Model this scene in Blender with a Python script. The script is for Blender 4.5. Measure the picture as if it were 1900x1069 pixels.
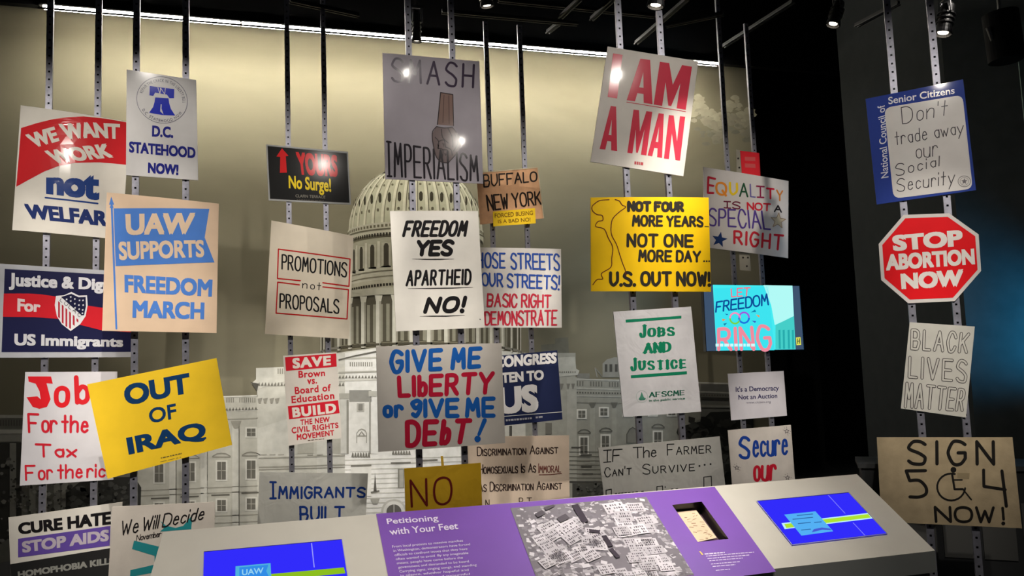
import bpy, bmesh, math, random
from mathutils import Vector, Matrix
from mathutils.geometry import tessellate_polygon

random.seed(7)
for o in list(bpy.data.objects):
    bpy.data.objects.remove(o, do_unlink=True)
SC = bpy.context.scene
COL = SC.collection

# ------------------------------------------------------------------ camera
W, H, FPX = 1900.0, 1069.0, 1400.0
YAW, PITCH, ROLL = math.radians(16.8), math.radians(4.9), math.radians(2.1)
EYE = Vector((0, 0, 1.6))
_fh = Vector((math.sin(YAW), math.cos(YAW), 0))
_rh = Vector((math.cos(YAW), -math.sin(YAW), 0))
_z = Vector((0, 0, 1))
FWD = _fh * math.cos(PITCH) + _z * math.sin(PITCH)
_up0 = -_fh * math.sin(PITCH) + _z * math.cos(PITCH)
UP = _up0 * math.cos(ROLL) + _rh * math.sin(ROLL)
RT = _rh * math.cos(ROLL) - _up0 * math.sin(ROLL)
cam = bpy.data.cameras.new('camera')
cam.sensor_width = 36
cam.lens = FPX / W * 36
cam.clip_start = 0.05
co = bpy.data.objects.new('camera', cam)
COL.objects.link(co)
m = Matrix.Identity(4)
for i in range(3):
    m[i][0], m[i][1], m[i][2], m[i][3] = RT[i], UP[i], -FWD[i], EYE[i]
co.matrix_world = m
SC.camera = co

# ------------------------------------------------------------------ world, view
wd = bpy.data.worlds.new('dim_room')
SC.world = wd
wd.use_nodes = True
wd.node_tree.nodes['Background'].inputs[0].default_value = (0.75, 0.8, 0.85, 1)
wd.node_tree.nodes['Background'].inputs[1].default_value = 0.035
vs = SC.view_settings
vs.view_transform = 'Standard'
vs.look = 'None'
vs.gamma = 1
vs.use_curve_mapping = False
vs.exposure = 0.0
LED_POWER = 135.0
SPOT = 345.0

# ------------------------------------------------------------------ small helpers
def lin(c):
    return tuple(((v / 255) / 12.92 if v / 255 <= 0.04045 else ((v / 255 + 0.055) / 1.055) ** 2.4) for v in c)

_mats = {}
def mat(c, kind='ink'):
    """procedural material cached by colour and kind"""
    key = (tuple(c), kind)
    if key in _mats:
        return _mats[key]
    M = bpy.data.materials.new(kind + '_%02x%02x%02x' % tuple(int(v) for v in c))
    M.use_nodes = True
    nt = M.node_tree
    b = nt.nodes['Principled BSDF']
    L = lin(c)
    rough, coat, crough, metal, var, scale, bump = 0.55, 0.0, 0.1, 0.0, 0.06, 8.0, 0.0
    if kind == 'gloss':   rough, coat, crough = 0.6, 0.08, 0.12
    if kind == 'glossy2': rough, coat, crough = 0.6, 0.04, 0.06
    if kind == 'paper':   rough, var, bump = 0.7, 0.10, 0.02
    if kind == 'plastic': rough, coat, crough, var, bump, scale = 0.5, 0.25, 0.25, 0.1, 0.35, 7.0
    if kind == 'card':    rough, var, scale, bump = 0.85, 0.16, 14.0, 0.05
    if kind == 'steel':   rough, metal, var, scale = 0.42, 0.55, 0.25, 30.0
    if kind == 'matte':   rough, var = 0.9, 0.1
    if kind == 'laminate': rough, coat, crough, var = 0.4, 0.25, 0.35, 0.04
    b.inputs['Roughness'].default_value = rough
    b.inputs['Metallic'].default_value = metal
    b.inputs['Coat Weight'].default_value = coat
    b.inputs['Coat Roughness'].default_value = crough
    if kind == 'matte':
        b.inputs['Specular IOR Level'].default_value = 0.15
    else:
        b.inputs['Specular IOR Level'].default_value = 0.5 if kind in ('steel', 'laminate') else 0.12
    if kind == 'ink':
        b.inputs['Base Color'].default_value = (*L, 1)
        _mats[key] = M
        return M
    tc = nt.nodes.new('ShaderNodeTexCoord')
    n = nt.nodes.new('ShaderNodeTexNoise')
    n.inputs['Scale'].default_value = scale
    n.inputs['Detail'].default_value = 4
    nt.links.new(tc.outputs['Object'], n.inputs['Vector'])
    r = nt.nodes.new('ShaderNodeValToRGB')
    r.color_ramp.elements[0].position = 0.3
    r.color_ramp.elements[1].position = 0.7
    r.color_ramp.elements[0].color = (*[v * (1 - var) for v in L], 1)
    r.color_ramp.elements[1].color = (*[min(1, v * (1 + var * 0.6)) for v in L], 1)
    nt.links.new(n.outputs['Fac'], r.inputs['Fac'])
    nt.links.new(r.outputs['Color'], b.inputs['Base Color'])
    if bump:
        bp = nt.nodes.new('ShaderNodeBump')
        bp.inputs['Strength'].default_value = bump
        bp.inputs['Distance'].default_value = 0.02
        n2 = nt.nodes.new('ShaderNodeTexNoise')
        n2.inputs['Scale'].default_value = scale if kind == 'plastic' else 60
        n2.inputs['Detail'].default_value = 2
        n2.inputs['Distortion'].default_value = 1.5
        nt.links.new(tc.outputs['Object'], n2.inputs['Vector'])
        nt.links.new(n2.outputs['Fac'], bp.inputs['Height'])
        nt.links.new(bp.outputs['Normal'], b.inputs['Normal'])
    _mats[key] = M
    return M

def glow(c, s):
    key = (tuple(c), 'glow', s)
    if key in _mats:
        return _mats[key]
    M = bpy.data.materials.new('glow')
    M.use_nodes = True
    nt = M.node_tree
    nt.nodes.clear()
    e = nt.nodes.new('ShaderNodeEmission')
    e.inputs[0].default_value = (*lin(c), 1)
    e.inputs[1].default_value = s
    o = nt.nodes.new('ShaderNodeOutputMaterial')
    nt.links.new(e.outputs[0], o.inputs[0])
    _mats[key] = M
    return M

def mk(name, verts, faces, material, parent=None, loc=None, smooth=False):
    me = bpy.data.meshes.new(name)
    me.from_pydata([tuple(v) for v in verts], [], faces)
    me.update()
    if smooth:
        for p in me.polygons:
            p.use_smooth = True
    me.materials.append(material)
    o = bpy.data.objects.new(name, me)
    COL.objects.link(o)
    if parent:
        o.parent = parent
    if loc is not None:
        o.location = loc
    return o

def tag(o, label=None, cat=None, group=None, kind=None):
    if label: o['label'] = label
    if cat: o['category'] = cat
    if group: o['group'] = group
    if kind: o['kind'] = kind
    return o

def empty(name, M4):
    o = bpy.data.objects.new(name, None)
    o.empty_display_size = 0.1
    COL.objects.link(o)
    o.matrix_world = M4
    return o

def box(x0, x1, y0, y1, z0, z1):
    v = [(x, y, z) for z in (z0, z1) for y in (y0, y1) for x in (x0, x1)]
    f = [(0, 2, 3, 1), (4, 5, 7, 6), (0, 1, 5, 4), (2, 6, 7, 3), (0, 4, 6, 2), (1, 3, 7, 5)]
    return v, f

def cyl(p0, p1, r0, r1=None, n=20, caps=True):
    p0, p1 = Vector(p0), Vector(p1)
    r1 = r0 if r1 is None else r1
    a = (p1 - p0).normalized()
    t = Vector((0, 0, 1)) if abs(a.z) < 0.9 else Vector((1, 0, 0))
    u = a.cross(t).normalized(); w = a.cross(u)
    v, f = [], []
    for i in range(n):
        c, s = math.cos(2 * math.pi * i / n), math.sin(2 * math.pi * i / n)
        v.append(p0 + (u * c + w * s) * r0); v.append(p1 + (u * c + w * s) * r1)
    for i in range(n):
        j = (i + 1) % n
        f.append((2 * i, 2 * j, 2 * j + 1, 2 * i + 1))
    if caps:
        f.append([2 * i for i in range(n)][::-1]); f.append([2 * i + 1 for i in range(n)])
    return v, f

def join(*vf):
    V, F = [], []
    for v, f in vf:
        b = len(V); V += list(v); F += [tuple(i + b for i in t) for t in f]
    return V, F

def ray(px, py):
    return RT * ((px - W / 2) / FPX) + UP * ((H / 2 - py) / FPX) + FWD

class Plane:
    """vertical plane through p, yawed about z; n faces the visitor"""
    def __init__(s, p, yaw=0.0):
        s.p = Vector(p); s.yaw = yaw
        s.ex = Vector((math.cos(yaw), math.sin(yaw), 0))
        s.n = Vector((math.sin(yaw), -math.cos(yaw), 0))
    def hit(s, px, py, off=0.0):
        d = ray(px, py)
        q = s.p + s.n * off
        return EYE + d * ((q - EYE).dot(s.n) / d.dot(s.n))
def hit_z(px, py, z):
    d = ray(px, py)
    return EYE + d * ((z - EYE.z) / d.z)

# crops: zoomed coordinates -> photograph coordinates
K4 = 1900 / 480
CR = dict(P=(0, 0, 1), A=(0, 0, K4), B=(0, 180, K4), C=(0, 440, K4), D=(0, 640, K4), E=(0, 799, K4), F=(460, 0, K4),
          G=(460, 240, K4), H=(460, 400, K4), I=(460, 600, K4), J=(460, 799, K4), K=(860, 0, K4), L=(860, 260, K4),
          M=(860, 440, K4), N=(860, 640, K4), O=(860, 800, 7.127), Q=(1280, 240, 5.9375), R=(1280, 420, 3.819),
          S=(1280, 670, 4.453), T=(1580, 130, 3.959), U=(1580, 380, 2.5437), V=(1300, 780, 3.1667), X=(1100, 810, 7.308),
          Y=(700, 940, 7.308), Z=(1240, 920, 7.175), a=(940, 900, 5.278))
def pts(c, *xy):
    ox, oy, k = CR[c]
    return [(ox + xy[i] / k, oy + xy[i + 1] / k) for i in range(0, len(xy), 2)]

# ------------------------------------------------------------------ stroke alphabet (x 0-8, y 0-8; a b c = below the line)
GL = {
'A': '00 48 80/23 63', 'B': '00 08/~08 48 67 65 44 04/~04 54 73 61 50 00', 'C': '~76 58 28 05 03 20 50 72',
'D': '00 08/~08 48 76 72 40 00', 'E': '70 00 08 78/04 64', 'F': '00 08 78/04 54', 'G': '~77 58 28 05 03 20 50 72/72 74 44',
'H': '00 08/70 78/04 74', 'I': '00 08', 'J': '~48 42 30 10 02', 'K': '00 08/78 03/25 70', 'L': '08 00 60',
'M': '00 18 43 78 80', 'N': '00 08 70 78', 'O': '@48 17 04 11 40 71 84 77', 'P': '00 08/~08 48 67 65 44 04',
'Q': '@48 17 04 11 40 71 84 77/53 80', 'R': '00 08/~08 48 67 65 44 04/34 70', 'S': '~77 58 28 06 15 44 63 72 60 20 01',
'T': '08 88/48 40', 'U': '~08 03 11 30 51 73 78', 'V': '08 40 88', 'W': '08 20 46 60 88', 'X': '08 80/88 00',
'Y': '08 44 88/44 40', 'Z': '08 78 00 70', '{': '08 48/28 20/00 40', '|': '18 78/48 40/10 70',
'a': '@35 14 12 30 51 54/55 50', 'b': '08 00/~03 25 44 41 20 01', 'c': '~54 35 14 11 30 51', 'd': '58 50/@35 14 11 30 51 54',
'e': '13 53/~53 45 25 13 11 30 51', 'f': '~58 48 26 20/05 45', 'g': '@35 14 12 31 52 54/~55 5a 4b 2b 1a', 'h': '08 00/~03 25 45 54 50',
'i': '05 00/07 08', 'j': '15 1a 0b/17 18', 'k': '08 00/45 02/23 50', 'l': '08 00', 'm': '05 00/~03 15 35 44 40/~43 55 75 84 80',
'n': '05 00/~03 25 45 54 50', 'o': '@35 14 11 30 51 54', 'p': '05 0c/~03 25 44 41 20 01', 'r': '05 00/~03 15 35 44',
's': '~44 25 04 13 32 41 20 01', 't': '28 20/05 45', 'u': '~05 01 20 40 52/55 50', 'v': '05 20 45', 'w': '05 20 34 50 75',
'x': '05 50/55 00', 'y': '05 30/65 1c', 'z': '05 45 00 40', '5': '68 08 15/~15 45 63 61 40 10', '4': '08 03 73/58 50', '0': '@48 17 04 11 40 71 84 77',
'9': '@48 17 16 34 66 67/~67 64 52 30 11', '!': '08 03/00 00', '.': '00 00', "'": '08 06', ',': '01 0a', '&': '70 17 38 56 12 20 50 73',
}
def _pt(s):
    y = {'a': -1, 'b': -2, 'c': -3}.get(s[1])
    return (int(s[0]), int(s[1]) if y is None else y)
def spline(p, closed, n=5):
    out = []
    N = len(p)
    rng = N if closed else N - 1
    g = (lambda i: p[i % N]) if closed else (lambda i: p[max(0, min(N - 1, i))])
    for i in range(rng):
        a, b, c, d = g(i - 1), g(i), g(i + 1), g(i + 2)
        for k in range(n):
            t = k / n
            out.append(tuple(0.5 * ((2 * b[j]) + (-a[j] + c[j]) * t + (2 * a[j] - 5 * b[j] + 4 * c[j] - d[j]) * t * t +
                             (-a[j] + 3 * b[j] - 3 * c[j] + d[j]) * t ** 3) for j in (0, 1)))
    if not closed:
        out.append(p[-1])
    return out
def glyphs(text, caps=False, gap=2.2, space=4.5):
    """list of (polyline, closed) strokes in font units, laid on a line"""
    x, out = 0.0, []
    for ch in text:
        if ch == ' ':
            x += space; continue
        k = 1.0
        if caps and ch.islower():
            ch = ch.upper(); k = 0.72
        if ch not in GL:
            continue
        mx = 0
        for st in GL[ch].split('/'):
            mode = ''
            if st[0] in '~@':
                mode, st = st[0], st[1:]
            p = [_pt(q) for q in st.split()]
            mx = max(mx, max(q[0] for q in p))
            if mode:
                p = spline(p, mode == '@')
                out.append(([(x + a * k, b * k) for a, b in p], mode == '@', True))
            else:
                for i in range(len(p) - 1):
                    out.append(([(x + p[i][0] * k, p[i][1] * k), (x + p[i + 1][0] * k, p[i + 1][1] * k)], False, False))
        x += mx * k + gap
    return out

def ribbon(p, w, closed=False, cap=True):
    """thick line as verts and faces in 2D"""
    n = len(p)
    V, F = [], []
    ws = w if isinstance(w, (list, tuple)) else [w] * n
    def nrm(i):
        if closed:
            a, b = p[(i - 1) % n], p[(i + 1) % n]
        else:
            a, b = p[max(0, i - 1)], p[min(n - 1, i + 1)]
        dx, dy = b[0] - a[0], b[1] - a[1]
        l = math.hypot(dx, dy) or 1e-6
        return -dy / l, dx / l
    if n == 2 and math.hypot(p[0][0] - p[1][0], p[0][1] - p[1][1]) < 1e-4:
        r = ws[0] * 0.62
        V = [(p[0][0] + r * math.cos(a * math.pi / 5), p[0][1] + r * math.sin(a * math.pi / 5)) for a in range(10)]
        return V, [tuple(range(10))]
    for i in range(n):
        nx, ny = nrm(i)
        h = ws[i] / 2
        V += [(p[i][0] + nx * h, p[i][1] + ny * h), (p[i][0] - nx * h, p[i][1] - ny * h)]
    for i in range(n if closed else n - 1):
        j = (i + 1) % n
        F.append((2 * i, 2 * i + 1, 2 * j + 1, 2 * j))
    if cap and not closed:
        for e, sg in ((0, -1), (n - 1, 1)):
            nx, ny = nrm(e)
            tx, ty = (ny * sg, -nx * sg)
            h = ws[e] / 2
            b = len(V)
            ids = [2 * e]
            for k in (1, 2, 3):
                a = math.pi * k / 4
                V.append((p[e][0] + nx * h * math.cos(a) + tx * h * math.sin(a), p[e][1] + ny * h * math.cos(a) + ty * h * math.sin(a)))
                ids.append(b + k - 1)
            ids.append(2 * e + 1)
            F.append(tuple(ids))
    return V, F

_bf = {}
def bfont(text, off, sp):
    key = (text, off, sp)
    if key not in _bf:
        cu = bpy.data.curves.new('lettering', 'FONT')
        cu.body = text
        cu.offset = off
        cu.space_character = sp
        cu.resolution_u = 4
        ob = bpy.data.objects.new('lettering', cu)
        me = ob.to_mesh()
        V = [(v.co.x, v.co.y) for v in me.vertices]
        F = [tuple(p.vertices) for p in me.polygons]
        ob.to_mesh_clear()
        bpy.data.objects.remove(ob); bpy.data.curves.remove(cu)
        _bf[key] = (V, F)
    return _bf[key]

def quadmap(q):
    (ax, ay), (bx, by), (cx, cy), (dx, dy) = q       # TL TR BR BL
    def f(u, v):                                     # v = 0 bottom, 1 top
        tx, ty = ax + (bx - ax) * u, ay + (by - ay) * u
        lx, ly = dx + (cx - dx) * u, dy + (cy - dy) * u
        return lx + (tx - lx) * v, ly + (ty - ly) * v
    return f
def curvemap(top, bot):
    def along(c, u):
        t = u * (len(c) - 1); i = min(int(max(t, 0)), len(c) - 2); k = t - i
        return c[i][0] + (c[i + 1][0] - c[i][0]) * k, c[i][1] + (c[i + 1][1] - c[i][1]) * k
    def f(u, v):
        a, b = along(top, u), along(bot, u)
        return b[0] + (a[0] - b[0]) * v, b[1] + (a[1] - b[1]) * v
    return f

def refine(V, F, maxlen):
    bm = bmesh.new()
    vs_ = [bm.verts.new((x, y, 0)) for x, y in V]
    for f in F:
        try: bm.faces.new([vs_[i] for i in f])
        except ValueError: pass
    for _ in range(7):
        bmesh.ops.triangulate(bm, faces=bm.faces[:])
        es = [e for e in bm.edges if e.calc_length() > maxlen]
        if not es: break
        bmesh.ops.subdivide_edges(bm, edges=es, cuts=1)
    bmesh.ops.triangulate(bm, faces=bm.faces[:])
    bm.verts.index_update()
    out = [(v.co.x, v.co.y) for v in bm.verts], [tuple(v.index for v in f.verts) for f in bm.faces]
    bm.free()
    return out

# ------------------------------------------------------------------ a flat thing seen face on, with print on it
class Sheet:
    def __init__(s, name, label, quad, plane, off=0.0, col=(225, 220, 210), fin='gloss', bow=0.0, thick=0.006, cat='sign',
                 group='protest signs on the hanging rails', board='board', outline=None, edge=None, ground=False):
        s.pl = plane; s.off = off; s.fin = fin; s.bow = bow; s.quad = quad
        s.z = 0
        P3 = [plane.hit(x, y, off) for x, y in quad]
        c = sum(P3, Vector()) / 4
        lo = min(p.z for p in P3)
        org = Vector((c.x, c.y, lo)) if ground else c
        M4 = Matrix.Translation(org) @ Matrix.Rotation(plane.yaw, 4, 'Z')
        s.inv = M4.inverted()
        s.root = empty(name, M4)
        tag(s.root, label, cat, group)
        L = [s.inv @ p for p in P3]
        s.c2 = sum(L, Vector()) / 4
        e = (L[1] + L[2] - L[0] - L[3]) / 2
        s.hw = e.length / 2
        s.e = e.normalized()
        # board
        if outline is None:
            qm = quadmap(quad)
            nx, ny = (10, 4)
            V = [s.lp(*qm(i / nx, 1 - j / ny), 0) for j in range(ny + 1) for i in range(nx + 1)]
            n1 = len(V)
            V += [v + Vector((0, thick, 0)) for v in V]
            F = []
            g = lambda i, j: j * (nx + 1) + i
            for j in range(ny):
                for i in range(nx):
                    F.append((g(i, j), g(i, j + 1), g(i + 1, j + 1), g(i + 1, j)))
                    F.append(tuple(n1 + k for k in (g(i, j), g(i + 1, j), g(i + 1, j + 1), g(i, j + 1))))
            for i in range(nx):
                F.append((g(i, 0), g(i + 1, 0), n1 + g(i + 1, 0), n1 + g(i, 0)))
                F.append((g(i, ny), n1 + g(i, ny), n1 + g(i + 1, ny), g(i + 1, ny)))
            for j in range(ny):
                F.append((g(0, j), n1 + g(0, j), n1 + g(0, j + 1), g(0, j + 1)))
                F.append((g(nx, j), g(nx, j + 1), n1 + g(nx, j + 1), n1 + g(nx, j)))
        else:
            V = [s.lp(x, y, 0) for x, y in outline]
            n = len(V)
            V += [v + Vector((0, thick, 0)) for v in V]
            F = [tuple(range(n))[::-1], tuple(range(n, 2 * n))] + [(i, (i + 1) % n, n + (i + 1) % n, n + i) for i in range(n)]
        s.board = mk(board, V, F, mat(col, fin), s.root)
    def lp(s, px, py, up):
        v = s.inv @ s.pl.hit(px, py, s.off)
        b = 0.0
        if s.bow:
            t = (v - s.c2).dot(s.e) / s.hw
            b = s.bow * (1 - t * t)
        v.y -= up + b
        return v
    def add(s, name, parts, color, lev=1, m=None, fine=False, parent=None):
        """parts: list of (V2, F) in photo pixels"""
        V, F = [], []
        for k, (v, f) in enumerate(parts):
            if fine and s.bow:
                v, f = refine(v, f, 26)
            b = len(V)
            u = 0.0009 * lev + 0.00005 * (k % 8)
            V += [s.lp(x, y, u) for x, y in v]
            F += [tuple(i + b for i in t) for t in f]
        o = mk(name, V, F, m or mat(color, 'gloss' if s.fin in ('gloss', 'glossy2', 'plastic') else 'ink'), s.root)
        if parent: o.parent = parent
        return o
    def poly(s, color, p, name='print', lev=1, m=None, holes=None):
        loops = [p] + (holes or [])
        flat = [q for l in loops for q in l]
        F = tessellate_polygon([[Vector((x, y, 0)) for x, y in l] for l in loops])
        return s.add(name, [(flat, [tuple(t) for t in F])], color, lev, m, fine=True)
    def line(s, color, p, w, name='rule', lev=1, closed=False, m=None, curve=False, cap=True):
        if curve:
            p = spline(p, closed, 6)
            return s.add(name, [ribbon(p, w, closed)], color, lev, m, fine=True)
        segs = [[p[i], p[i + 1]] for i in range(len(p) - 1)] + ([[p[-1], p[0]]] if closed else [])
        return s.add(name, [ribbon(q, w, cap=cap) for q in segs], color, lev, m, fine=True)
    def bars(s, color, quad, n, name='small_print', lev=1, seed=0, m=None):
        """print too small to read: a row of word-length marks"""
        rnd = random.Random(seed)
        f = quadmap(quad)
        parts, u = [], 0.0
        while u < 1:
            w = rnd.uniform(0.4, 1.3) / n
            a, b = u, min(1, u + w)
            parts.append(([f(a, 0), f(b, 0), f(b, 1), f(a, 1)], [(0, 1, 2, 3)]))
            u = b + 0.25 / n
        return s.add(name, parts, color, lev, m)
    def B(s, text, quad, color, off=0.02, sp=1.0, name='lettering', lev=1, m=None, fmap=None):
        base = 0 if ('M' in text or 'W' in text) else min(off, .016)
        V, F = bfont(text, base, sp)
        e = max(0, off - base) * (1.45 if off < .045 else 1.1)
        x0, x1 = min(v[0] for v in V) - e, max(v[0] for v in V) + e
        y0, y1 = min(v[1] for v in V) - e * .8, max(v[1] for v in V) + e * .8
        f = fmap or quadmap(quad)
        sh = [(0, 0)] if e == 0 else [(-e, -e * .8), (e, -e * .8), (-e, e * .8), (e, e * .8), (0, 0)]
        return s.add(name, [([f((x + a - x0) / (x1 - x0), (y + b - y0) / (y1 - y0)) for x, y in V], F) for a, b in sh], color, lev, m)
    def S(s, text, quad, color, w=3.0, caps=False, gap=2.2, space=4.5, name='lettering', lev=1, m=None, serif=False, jit=0.0,
          outline=None, fmap=None, thin=None):
        G = glyphs(text, caps, gap, space)
        xs = [q[0] for p, _, _ in G for q in p]; ys = [q[1] for p, _, _ in G for q in p]
        x0, x1, y0, y1 = min(xs), max(xs), min(ys), max(ys)
        if x1 - x0 < 1e-6: x0 -= 0.5; x1 += 0.5
        if y1 - y0 < 1e-6: y0 -= 0.5; y1 += 0.5
        f = fmap or quadmap(quad)
        rnd = random.Random(len(text) * 7 + int(w * 10))
        A, Bq = f(0, 0.5), f(1, 0.5); Cq, D = f(0.5, 0), f(0.5, 1)
        iu = w / 2 / max(math.hypot(Bq[0] - A[0], Bq[1] - A[1]), 1e-6)
        iv = w / 2 / max(math.hypot(Cq[0] - D[0], Cq[1] - D[1]), 1e-6)
        iu = min(iu, 0.3); iv = min(iv, 0.3)
        parts, inner = [], []
        for p, closed, curved in G:
            q = []
            dx, dy = rnd.uniform(-jit, jit), rnd.uniform(-jit, jit)
            for x, y in p:
                u = iu + (x - x0) / (x1 - x0) * (1 - 2 * iu)
                v = iv + (y - y0) / (y1 - y0) * (1 - 2 * iv)
                a, b = f(u, v)
                q.append((a + dx, b + dy))
            ww = w
            if serif:
                n = len(q)
                ww = []
                for i in range(n):
                    a, b = p[max(0, i - 1)], p[min(n - 1, i + 1)]
                    if closed: a, b = p[(i - 1) % n], p[(i + 1) % n]
                    l = math.hypot(b[0] - a[0], b[1] - a[1]) or 1
                    ww.append(w * (0.46 + 0.64 * abs(b[1] - a[1]) / l))
                if not closed:
                    for i in (0, n - 1):
                        j = 1 if i == 0 else n - 2
                        l = math.hypot(p[i][0] - p[j][0], p[i][1] - p[j][1]) or 1
                        if abs(p[i][1] - p[j][1]) / l > 0.8 and (p[i][1] < 0.6 or p[i][1] > 5.3):
                            ex = ((Bq[0] - A[0]), (Bq[1] - A[1])); le = math.hypot(*ex)
                            h = w * 0.62
                            parts.append(ribbon([(q[i][0] - ex[0] / le * h, q[i][1] - ex[1] / le * h), (q[i][0] + ex[0] / le * h, q[i][1] + ex[1] / le * h)], w * 0.34))
            parts.append(ribbon(q, ww, closed))
            if outline:
                inner.append(ribbon(q, w - 2 * outline, closed))
        o = s.add(name, parts, color, lev, m)
        if outline:
            s.add('letter_fill', inner, s.fillcol, lev + 1, m)
        return o

PG = {'A': ([(0, 0), (.30, 1), (.70, 1), (1, 0), (.66, 0), (.61, .20), (.37, .20), (.32, 0)], [(.41, .34), (.49, .70), (.58, .34)]),
      'M': ([(0, 0), (.04, 1), (.32, 1), (.50, .52), (.70, 1), (1, 1), (.98, 0), (.70, 0), (.72, .58), (.53, .03), (.44, .03), (.28, .55), (.26, 0)], None),
      'N': ([(0, 0), (0, 1), (.30, 1), (.68, .42), (.68, 1), (1, 1), (1, 0), (.72, 0), (.31, .60), (.31, 0)], None)}
def block(sh, ch_, q, color):
    f = quadmap(q); o, h = PG[ch_]
    return sh.poly(color, [f(*p) for p in o], 'letter', 1, None, [[f(*p) for p in h]] if h else None)
# ------------------------------------------------------------------ planes of the display rows (metres from the visitor)
RA, RB, RC, RD, RE, RF, RG = [Plane((0, d, 0)) for d in (5.1, 4.7, 5.6, 4.4, 5.4, 4.0, 5.2)]
WALL = Plane((0, 7.5, 0))
_h = EYE + ray(1710, 500) * (4.2 / 1.0)
RH = Plane((_h.x, _h.y, 0), math.radians(-38))

# ------------------------------------------------------------------ lamps that light the display
def spot(pos, target, power, angle=30, blend=0.6, color=(1, 0.93, 0.84), r=0.022):
    l = bpy.data.lights.new('spot', 'SPOT')
    l.energy = power * 1.25; l.spot_size = math.radians(angle * 0.8); l.spot_blend = min(1.0, blend + 0.3)
    l.color = color; l.shadow_soft_size = r
    o = bpy.data.objects.new('spot_lamp', l)
    COL.objects.link(o)
    o.location = pos
    o.rotation_euler = (Vector(target) - Vector(pos)).to_track_quat('-Z', 'Y').to_euler()
    return o
def mirror_pos(pl, px, py, dist):
    """where a ceiling lamp must hang to be mirrored in a sign at that point"""
    P = pl.hit(px, py); d = (P - EYE).normalized()
    r = d - pl.n * 2 * d.dot(pl.n)
    return P + r * dist
def lamp_on(pl, px, py, aim=None, power=1.0, angle=26, dist=4.2, blend=0.7, **k):
    p = mirror_pos(pl, px, py, dist)
    t = pl.hit(*(aim or (px, py)))
    d2 = (p - t).length_squared
    spot(p, t, SPOT * power * d2 / 16, angle, blend, **k)
def lamp_from(pl, px, py, dx=0.4, up=4.3, back=2.6, power=1.0, angle=24, blend=0.7, **k):
    t = pl.hit(px, py)
    p = Vector((t.x + dx, t.y - back, up))
    spot(p, t, SPOT * power * (p - t).length_squared / 16, angle, blend, **k)
lamp_on(RD, 755, 135, (780, 205), 0.26, 24)
lamp_from(RD, 800, 220, -1.5, power=0.25, angle=24)
lamp_on(RD, 855, 262, (815, 250), 0.36, 24)
lamp_on(RF, 1145, 140, (1190, 205), 0.8, 27)
lamp_on(RA, 102, 285, (125, 325), 0.95, 26)
lamp_on(RC, 600, 305, (570, 320), 0.4, 22)
lamp_from(RC, 560, 325, -0.6, power=0.5, angle=20)
lamp_on(RH, 1745, 152, (1705, 265), 0.75, 27)
lamp_from(RB, 300, 235, -0.5, power=1.0, angle=22)
lamp_from(RB, 295, 500, 0.3, power=1.35, angle=27)
lamp_from(RA, 110, 575, -0.6, power=1.0, angle=28)
lamp_from(RB, 300, 780, -0.2, power=1.0, angle=30)
lamp_from(RA, 100, 800, -0.9, power=0.9, angle=26)
lamp_from(RB, 290, 1010, 0.1, power=0.75, angle=26)
lamp_from(RA, 110, 1010, -0.6, power=0.6, angle=24)
lamp_from(RC, 575, 530, 0.2, power=0.95, angle=24)
lamp_from(RC, 580, 745, 0.2, power=0.95, angle=18)
lamp_from(RC, 590, 920, 0.2, power=0.8, angle=26)
lamp_from(RD, 815, 505, 0.1, power=1.25, angle=26)
lamp_from(RD, 815, 740, 0.0, power=0.95, angle=25)
lamp_from(RE, 955, 365, 0.3, power=1.3, angle=24, back=0.92, up=4.35)
lamp_from(RE, 965, 535, 0.3, power=2.0, angle=24, back=0.92, up=4.35)
lamp_from(RE, 985, 720, 0.5, power=1.7, angle=22, back=0.92, up=4.35)
lamp_from(RE, 970, 890, 1.2, power=0.75, angle=26)
lamp_from(RF, 1207, 455, 0.2, power=1.0, angle=26)
lamp_from(RF, 1220, 670, 0.3, power=0.8, angle=26)
lamp_from(RF, 1230, 880, 0.3, power=0.85, angle=30)
lamp_from(RG, 1390, 375, 0.5, power=0.85, angle=28)
lamp_from(RG, 1405, 735, 0.3, power=0.7, angle=18)
lamp_from(RG, 1412, 850, 0.3, power=0.85, angle=18)
lamp_from(RH, 1723, 478, -1.3, power=0.95, angle=22, back=2.4, up=3.9)
lamp_from(RH, 1740, 690, -1.5, power=1.0, angle=24, back=2.4, up=3.7)
lamp_from(RH, 1757, 895, -1.3, power=0.65, angle=34, back=2.4, up=3.7)
spot((2.2, 2.0, 4.3), (0.9, 2.75, 1.0), SPOT * 0.9, 40, 0.8)
spot((-0.3, 1.6, 4.3), (-0.3, 2.4, 1.0), SPOT * 0.75, 50, 0.8)
spot((1.2, 1.6, 4.3), (1.35, 2.7, 1.0), SPOT * 0.9, 36, 0.8)
spot((2.4, 1.5, 4.3), (2.05, 2.55, 1.0), SPOT * 0.5, 42, 0.8)
for x_, t_, w_ in ((760, (760, 840), 1.3), (470, (440, 930), .8), (600, (590, 890), .6), (1120, (1130, 860), .8), (900, (900, 820), .7)):
    t = WALL.hit(*t_)
    p = Vector((t.x, 5.95, 4.35))
    spot(p, t, SPOT * w_ * (p - t).length_squared / 16, 42, .9, (1, .96, .9))

# ------------------------------------------------------------------ structure
def struct(name, vf, m, parent=None):
    o = mk(name, vf[0], vf[1], m, parent)
    o['kind'] = 'structure'
    return o
XR = WALL.hit(1398, 300).x                      # right end of the mural wall
XL = -6.5
struct('floor', box(-7, 9, -3, 9.6, -0.1, 0), mat((38, 38, 40), 'laminate'))
struct('ceiling', box(-7, 9, -3, 9.6, 5.9, 6.0), mat((8, 8, 8), 'matte'))

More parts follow.
